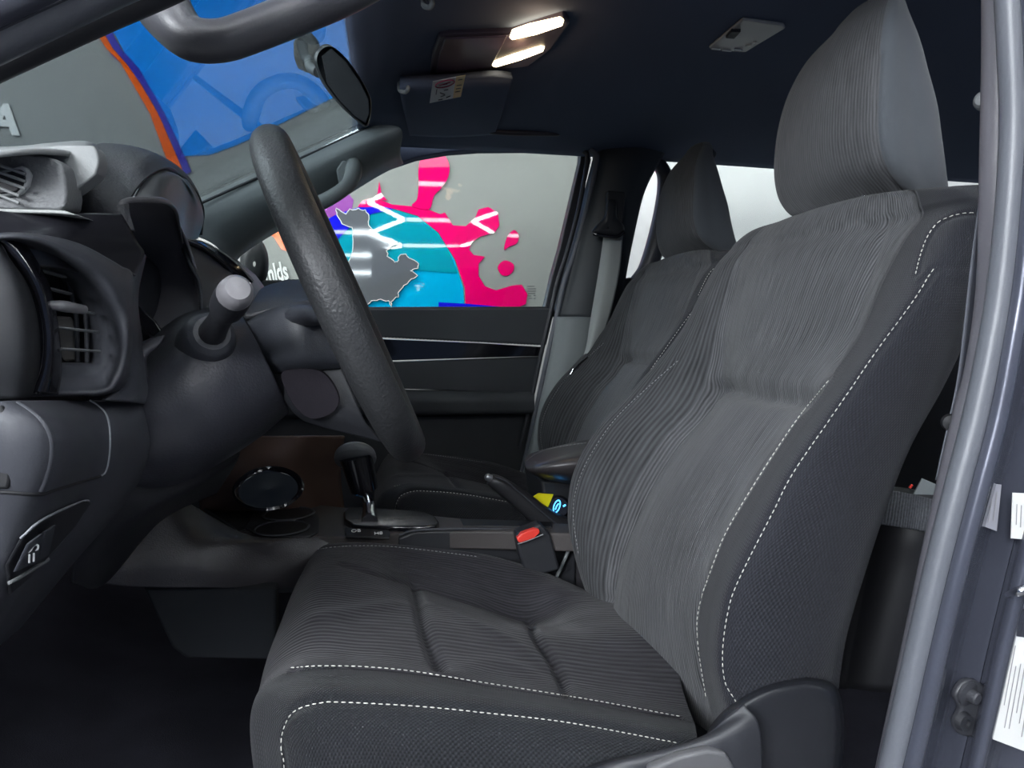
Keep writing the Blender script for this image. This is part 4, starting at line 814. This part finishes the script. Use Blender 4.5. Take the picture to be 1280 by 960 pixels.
# centre armrest lid
ar = cn
net('armrest_pad', [[P(656, 580, yy+.0) for yy in (1.22, 1.23, 1.24, 1.25)], [P(662, 568, 1.31), P(660, 584, 1.16), P(668, 594, 1.17), P(676, 592, 1.28)], [P(700, 558, 1.33), P(690, 574, 1.13), P(692, 598, 1.14), P(706, 600, 1.28)], [P(760, 548, 1.33), P(750, 566, 1.12), P(750, 602, 1.13), P(760, 604, 1.28)], [P(880, 540, 1.33), P(880, 560, 1.12), P(880, 604, 1.13), P(880, 608, 1.28)]], mat('armrest_vinyl', (.045, .040, .042), .33, bump=(600, .15)), ar, 40, 60, closed=True)
stitches('stitching', [[(P(x, y, 1.125+0.18*max(0, (690-x)/60)), Vector((0, -.6, .8))) for x, y in ((658, 576), (668, 568), (682, 562), (700, 558), (720, 555), (745, 552))]], M_stitchd, ar, 0.006, 0.004)
plate('armrest_box', [P(676, 600, 1.20), P(745, 604, 1.20), P(760, 700, 1.20), P(690, 700, 1.20)], (0, 0.16, 0), M_dark, ar, 0.006)
# yellow tag and round blue-lit button
tag(plate('yellow_card', [P(x, y, 1.185) for x, y in ((664, 622), (673, 616.5), (692, 618), (683, 639))], (0, .0015, 0), M_yellow, None, 0.0003), 'small yellow card behind the parking brake', 'card')
bb = thing('start_button', 'round black button ringed with blue light beside yellow card', 'button', P(697, 634, 1.18))
lathe('button_body', [(0.0, .008), (0.017, .008), (0.0205, .004), (0.021, 0)], P(698, 634, 1.192), (-0.25, -1, 0.25), M_gloss, bb)
cB = P(696, 633, 1.1815); uB = Vector((0.55, 0, .2)).normalized(); vB = Vector((0.15, 0, 1)).normalized()
tube('light_ring', [cB+uB*math.cos(a)*0.0062+vB*math.sin(a)*0.0105 for a in np.linspace(0, 2*math.pi, 16, endpoint=False)], 0.0011, M_blueglow, bb, 40, 8, closed=True)
tube('light_mark', [cB+uB*-.002+vB*-.005, cB+vB*0.001, cB+uB*.003+vB*.004], 0.0012, M_blueglow, bb, 8, 8)
tube('side_mark', [P(704, 633, 1.178), P(707, 631, 1.178)], 0.0016, M_blueglow, bb, 4, 8)
# buckle
bu = thing('belt_buckle', 'black seat belt buckle with red release button by driver seat', 'buckle', P(672, 700, 1.12))
plate('buckle_body', [P(x, y, 1.075) for x, y in ((645, 668), (676, 655), (688, 668), (700, 712), (668, 722), (655, 712), (648, 690))], (0, .03, 0), M_dark, bu, 0.004)
plate('release_button', [P(x, y, 1.068) for x, y in ((646, 673), (652, 667), (668, 661), (674, 662), (675, 666), (668, 673), (652, 678), (648, 678))], (0, .012, 0), M_red, bu, 0.0015)
tube('buckle_edge', [P(647, 680, 1.066), P(660, 676, 1.066), P(679, 668, 1.066)], 0.0009, M_satin, bu, 8, 8)
tube('buckle_stem', [P(713, 683, 1.11), P(700, 712, 1.11), P(690, 732, 1.11)], 0.003, M_pillar, bu, 8, 8)
# floor-side bits: console foot panel and mat edge
mt = tag(plate('footwell_panel', [P(178, 734, 1.05), P(345, 736, 1.05), P(345, 825, 1.03), P(232, 823, 1.03), P(215, 810, 1.03)], (0, .03, 0), mat('kick_panel_fabric', (.008, .010, .014), .9), None, 0.004), 'dark kick panel under the console side', 'panel')

# ================================================================== BELT, ROOF THINGS, MIRROR
b2 = thing('seat_belt', 'pale grey belt webbing running down the far pillar', 'seat belt', P(760, 290, 1.83))
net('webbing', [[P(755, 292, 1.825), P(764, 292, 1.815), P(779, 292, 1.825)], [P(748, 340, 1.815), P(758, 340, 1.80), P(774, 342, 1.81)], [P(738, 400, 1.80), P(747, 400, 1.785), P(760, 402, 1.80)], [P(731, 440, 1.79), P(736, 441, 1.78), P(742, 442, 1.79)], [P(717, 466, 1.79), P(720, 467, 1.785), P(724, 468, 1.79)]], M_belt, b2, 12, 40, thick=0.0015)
net('belt_guide', [[P(760+a*sx, 285+b*sy, yy) for a, b in ((-20, 6), (-14, -4), (-5, -14), (0, -34), (10, -34), (12, -14), (20, -2), (18, 10), (0, 10))] for sx, sy, yy in ((.9, .9, 1.84), (1, 1, 1.82), (.9, .85, 1.805), (.5, .4, 1.80), (.05, .05, 1.80))], M_dark, b2, 60, 24, closed=True)
tube('guide_bar', [P(742, 292, 1.80), P(750, 294, 1.795), P(770, 296, 1.795), P(780, 290, 1.80)], 0.005, M_gloss, b2, 16, 10)
pp('adjuster', [(760, 238), (782, 240), (779, 285), (757, 285)], 1.825, 0.02, M_dark, b2, 0.004)
tube('latch_tongue', [P(716, 466, 1.78), P(722, 456, 1.775), P(734, 446, 1.775)], [.003, .007, .007], M_dark, b2, 12, 10, flat=0.5)
tube('tongue_tip', [P(713, 468, 1.775), P(717, 461, 1.775)], 0.003, M_chrome, b2, 4, 8)

mi = thing('rearview_mirror', 'dark interior rear-view mirror hanging on the windscreen', 'mirror', P(430, 110, 1.17))
net('mirror_shell', [[P(cx+sx*x, cy+sy*y, yy) for x, y in ((392-428, 72-106), (398-428, 60-106), (412-428, 56-106), (432-428, 72-106), (452-428, 100-106), (463-428, 122-106), (464-428, 140-106), (459-428, 158-106), (445-428, 150-106), (424-428, 130-106), (405-428, 106-106), (396-428, 88-106))]
     for sx, sy, yy, cx, cy in ((.05, .05, 1.20, 424, 110), (.8, .8, 1.20, 425, 108), (.98, .98, 1.185, 427, 106), (1, 1, 1.17, 428, 106), (.93, .95, 1.162, 429.5, 106))], mat('mirror_plastic', (.05, .052, .055), .35), mi, 60, 24, closed=True)
plate('mirror_glass', [P(x, y, 1.162) for x, y in ((402, 70), (414, 60), (432, 76), (450, 102), (461, 124), (462, 142), (457, 154), (444, 146), (424, 126), (408, 104))], (0, .004, 0), M_dark, mi, 0.0012)
tube('mirror_ball', [P(398, 90, 1.21), P(388, 84, 1.23), P(386, 72, 1.25)], [.009, .008, .008], M_pillar, mi, 12, 12)
plate('mirror_mount', [P(x, y, 1.24) for x, y in ((366, 50), (374, 40), (388, 38), (398, 50), (401, 62), (384, 81), (367, 74))], (0, .05, 0), M_dark, mi, 0.006)
# overhead console with lit map lamps
oc = thing('overhead_console', 'roof console panel with two glowing map lamps', 'lamp console', P(600, 65, 1.25))
def PR(px, py, z): return PZ(px, py, z)
ZR = 0.471
plate('console_panel', [PR(x, y, ZR) for x, y in ((536, 94), (541, 66), (549, 46), (560, 44), (640, 42), (705, 22), (712, 30), (690, 62), (660, 84), (610, 88), (570, 93))], (0, 0, 0.03), mat('roof_console_plastic', (.075, .06, .085), .4), oc, 0.004)
plate('console_lid', [PR(x, y, ZR-0.003) for x, y in ((545, 91), (550, 64), (556, 49), (634, 46), (626, 62), (614, 84), (570, 90))], (0, 0, 0.006), mat('roof_console_lid', (.10, .075, .11), .35), oc, 0.002)
plate('lamp_lens', [PR(x, y, ZR-0.003) for x, y in ((637, 48), (640, 40), (660, 33), (700, 24), (705, 27), (703, 33), (670, 44), (640, 50.5))], (0, 0, 0.005), M_lampwarm, oc, 0.002)
plate('lamp_lens', [PR(x, y, ZR-0.003) for x, y in ((615, 83), (618, 78), (640, 70), (676, 59), (681, 60), (679, 65), (650, 76), (620, 84.5))], (0, 0, 0.005), M_lampwarm, oc, 0.002)
for nm, (x, y), e in (('a', (670, 40), 1.1), ('b', (650, 72), 1.1)):
    l = bpy.data.lights.new('map_lamp_light', 'POINT'); l.energy = e*0.06; l.color = (1, .62, .35); l.shadow_soft_size = 0.012
    lo = bpy.data.objects.new('map_lamp_light', l); C.objects.link(lo); lo.location = PR(x, y, ZR-0.022); lo.parent = oc; lo.matrix_parent_inverse = Matrix.Translation(-oc.location)
# rear dome lamp (unlit)
dl = thing('dome_lamp', 'unlit pale roof lamp above the driver headrest', 'lamp', PR(935, 45, .475))
plate('lens', [PR(x, y, .473) for x, y in ((886, 60), (928, 25), (980, 32), (982, 36), (932, 66), (888, 63))], (0, 0, 0.006), M_lens, dl, 0.003)
plate('switch', [PR(x, y, .468) for x, y in ((907, 48), (914, 40), (926, 40), (918, 49))], (0, 0, 0.006), M_dark, dl, 0.001)
for a, b in (((890, 61), (900, 62)), ((903, 63), (914, 64)), ((918, 62), (928, 63)), ((932, 58), (939, 56)), ((941, 54), (946, 53))):
    tube('lens_rib', [PR(a[0], a[1], .4715), PR(b[0], b[1], .4715)], 0.0014, M_white, dl, 4, 8)
# sun visor, clips, airbag label
sv = thing('sun_visor', 'dark folded passenger sun visor', 'sun visor', PR(560, 130, .45))
net('visor_pad', [[PR(500, 98, .452), PR(560, 96, .455), PR(615, 92, .458), PR(640, 94, .46)], [PR(500, 112, .440), PR(560, 111, .443), PR(610, 108, .446), PR(636, 108, .450)], [PR(506, 140, .437), PR(560, 140, .440), PR(606, 138, .443), PR(628, 136, .447)], [PR(512, 166, .445), PR(560, 168, .447), PR(600, 166, .449), PR(618, 164, .452)]], M_line, sv, 30, 30, thick=0.014)
def clip(x, y, lab):
    tag(tube('visor_clip', [PR(x-6, y-6, .455), PR(x-5, y+3, .435), PR(x+2, y+5, .430), PR(x+5, y, .435), PR(x+3, y-6, .455)], 0.004, M_pillar, None, 24, 10), lab, 'clip')
clip(505, 110, 'small grey hook clip beside the passenger sun visor')
clip(535, 4, 'small grey hook clip at the top edge of the headliner')
lb = thing('warning_label', 'white and yellow warning sticker on the sun visor', 'label', PR(558, 112, .432))
zl = .431
plate('sheet', [PR(x, y, zl) for x, y in ((541, 102), (582, 94), (576, 121), (537, 129))], (0, 0, .0008), M_label, lb, 0, smooth=False)
plate('yellow_band', [PR(x, y, zl-.0006) for x, y in ((570, 96.3), (582, 94), (576, 121), (566, 123))], (0, 0, .0006), mat('label_orange', (.75, .50, .16), .5), lb, 0, smooth=False)
e0, e1, e2 = PR(556, 105, zl-.001), PR(568, 102.5, zl-.001), PR(555.5, 109, zl-.001)
tube('red_circle', [e0+(e1-e0)*math.cos(a)+(e2-e0)*math.sin(a) for a in np.linspace(0, 2*math.pi, 14, endpoint=False)], .0011, mat('label_red', (.35, .03, .08), .5), lb, 40, 6, closed=True)
tube('red_bar', [PR(549, 107, zl-.001), PR(563, 103, zl-.001)], .0009, MATS['label_red'], lb, 4, 6)
for (a, b) in (((546, 112), (545, 118)), ((550, 116), (556, 118)), ((555, 113), (560, 112)), ((551, 121), (556, 119)), ((548, 125), (553, 124)), ((558, 122), (563, 120)), ((553, 106), (559, 105))):
    tube('print_mark', [PR(a[0], a[1], zl-.0008), PR(b[0], b[1], zl-.0008)], .0009, M_ink, lb, 3, 6)
for (a, b) in (((573, 100), (578, 99)), ((571, 107), (577, 106)), ((570, 111), (576, 110)), ((569, 115), (575, 114))):
    tube('print_mark', [PR(a[0], a[1], zl-.0008), PR(b[0], b[1], zl-.0008)], .0009, M_ink, lb, 3, 6)
rh = thing('grab_handle', 'slim dark roof grab handle above the far door window', 'handle', P(655, 160, 1.8))
tube('grip', [P(598, 154, 1.85), P(606, 161, 1.80), P(630, 165, 1.78), P(680, 166, 1.78), P(700, 165, 1.80), P(708, 158, 1.85)], [.010, .009, .008, .008, .009, .010], mat('roof_handle_plastic', (.06, .055, .07), .4), rh, 50, 14)

# ================================================================== REAR SEAT / BELT STALKS behind driver seat
rb = thing('rear_bench', 'dark rear bench seat behind the driver seat', 'seat', W(.95, .9, -.6))
net('bench_cushion', [[P(1104, 640, .86), P(1112, 618, .86), P(1150, 622, .82), P(1230, 632, .80)], [P(1100, 665, .80), P(1108, 645, .79), P(1148, 650, .75), P(1230, 660, .74)], [P(1080, 720, .80), P(1090, 720, .79), P(1130, 720, .75), P(1210, 720, .74)], [P(1050, 860, .80), P(1060, 860, .79), P(1100, 860, .76), P(1190, 860, .75)]], M_black, rb, 30, 40, thick=0.02)
net('bench_top', [[P(1106, 614, .80), P(1135, 618, .775), P(1160, 624, .76), P(1200, 634, .74)], [P(1103, 632, .775), P(1133, 637, .75), P(1158, 643, .735), P(1198, 652, .72)], [P(1099, 655, .77), P(1130, 660, .745), P(1154, 664, .73), P(1192, 672, .715)]], fabric('bench_cloth', (.05, .053, .06), 'U', 26, .6, .8), rb, 24, 20, thick=0.004)
plate('bench_back', [W(1.25, .62, -.45), W(1.42, .62, .10), W(1.52, .62, .10), W(1.4, .62, -.45)], (0, 1.2, 0), M_side, rb, 0.03)
bs = thing('rear_belt_buckle', 'grey rear belt tag with red and white tip on the bench', 'buckle', P(1150, 615, .82))
plate('belt_tag', [P(x, y, .80) for x, y in ((1141, 620), (1153, 598), (1172, 606), (1165, 628))], (0, .002, 0), M_pillar, bs, 0.0005)
tube('buckle_tip', [P(1120, 620, .80), P(1129, 621, .80)], .0038, M_white, bs, 4, 10)
tube('red_tip', [P(1114, 617, .80), P(1119, 619, .80)], .003, M_red, bs, 4, 10)
tube('buckle_arm', [P(1129, 621, .80), P(1148, 626, .80), P(1163, 634, .80)], .005, M_dark, bs, 8, 10)
tube('red_dot', [P(1137, 610, .81), P(1140, 606, .81)], .0018, M_red, bs, 3, 8)

# ================================================================== STUDIO CEILING LAMPS (hexagonal grid of led tubes)
lg = thing('lamp_grid', 'white hexagonal grid of led tubes hung over the studio, seen mirrored in the mural', 'lamp', W(0.5, -0.6, 1.28))
S = 0.62; ZH = 1.28; seen = set(); k = 0
for qx in range(-4, 5):
    for qy in range(-4, 3):
        cx = 0.5+qx*S*1.5; cy = -0.6+qy*S*math.sqrt(3)+(S*math.sqrt(3)/2 if qx % 2 else 0)
        for a in range(6):
            p0 = (cx+S*math.cos(math.pi/3*a), cy+S*math.sin(math.pi/3*a)); p1 = (cx+S*math.cos(math.pi/3*(a+1)), cy+S*math.sin(math.pi/3*(a+1)))
            key = (round((p0[0]+p1[0])/2, 2), round((p0[1]+p1[1])/2, 2))
            if key in seen or key[1] > 1.7 or key[1] < -4 or abs(key[0]-0.5) > 3: continue
            seen.add(key)
            o = tube('led_tube', [W(p0[0]*.97+p1[0]*.03, p0[1]*.97+p1[1]*.03, ZH), W(p0[0]*.03+p1[0]*.97, p0[1]*.03+p1[1]*.97, ZH)], 0.017, M_tube, lg, 2, 8, sm=False)

# ------------------------------------------------------------------ pieces of the dashboard and console become their parts
def fold(e, main, part, owner):
    kids = [o for o in bpy.data.objects if o.parent == e]
    m = next(o for o in kids if o.name.split('.')[0] == main)
    for o in kids:
        for g in [x for x in bpy.data.objects if x.parent == o and o != m]: g.parent = m; g.matrix_parent_inverse = Matrix.Identity(4)
        if o != m: o.parent = m; o.matrix_parent_inverse = Matrix.Identity(4)
    m.parent = owner; m.matrix_parent_inverse = Matrix.Translation(-owner.location)
    bpy.data.objects.remove(e); m.name = part
fold(kp, 'panel_face', 'knee_panel', db)
fold(av, 'bezel', 'air_vent', db)
fold(ch, 'hood', 'cluster_hood', db)
for k in ('label', 'category'): del mt[k]
mt.parent = cn; mt.matrix_parent_inverse = Matrix.Translation(-cn.location)
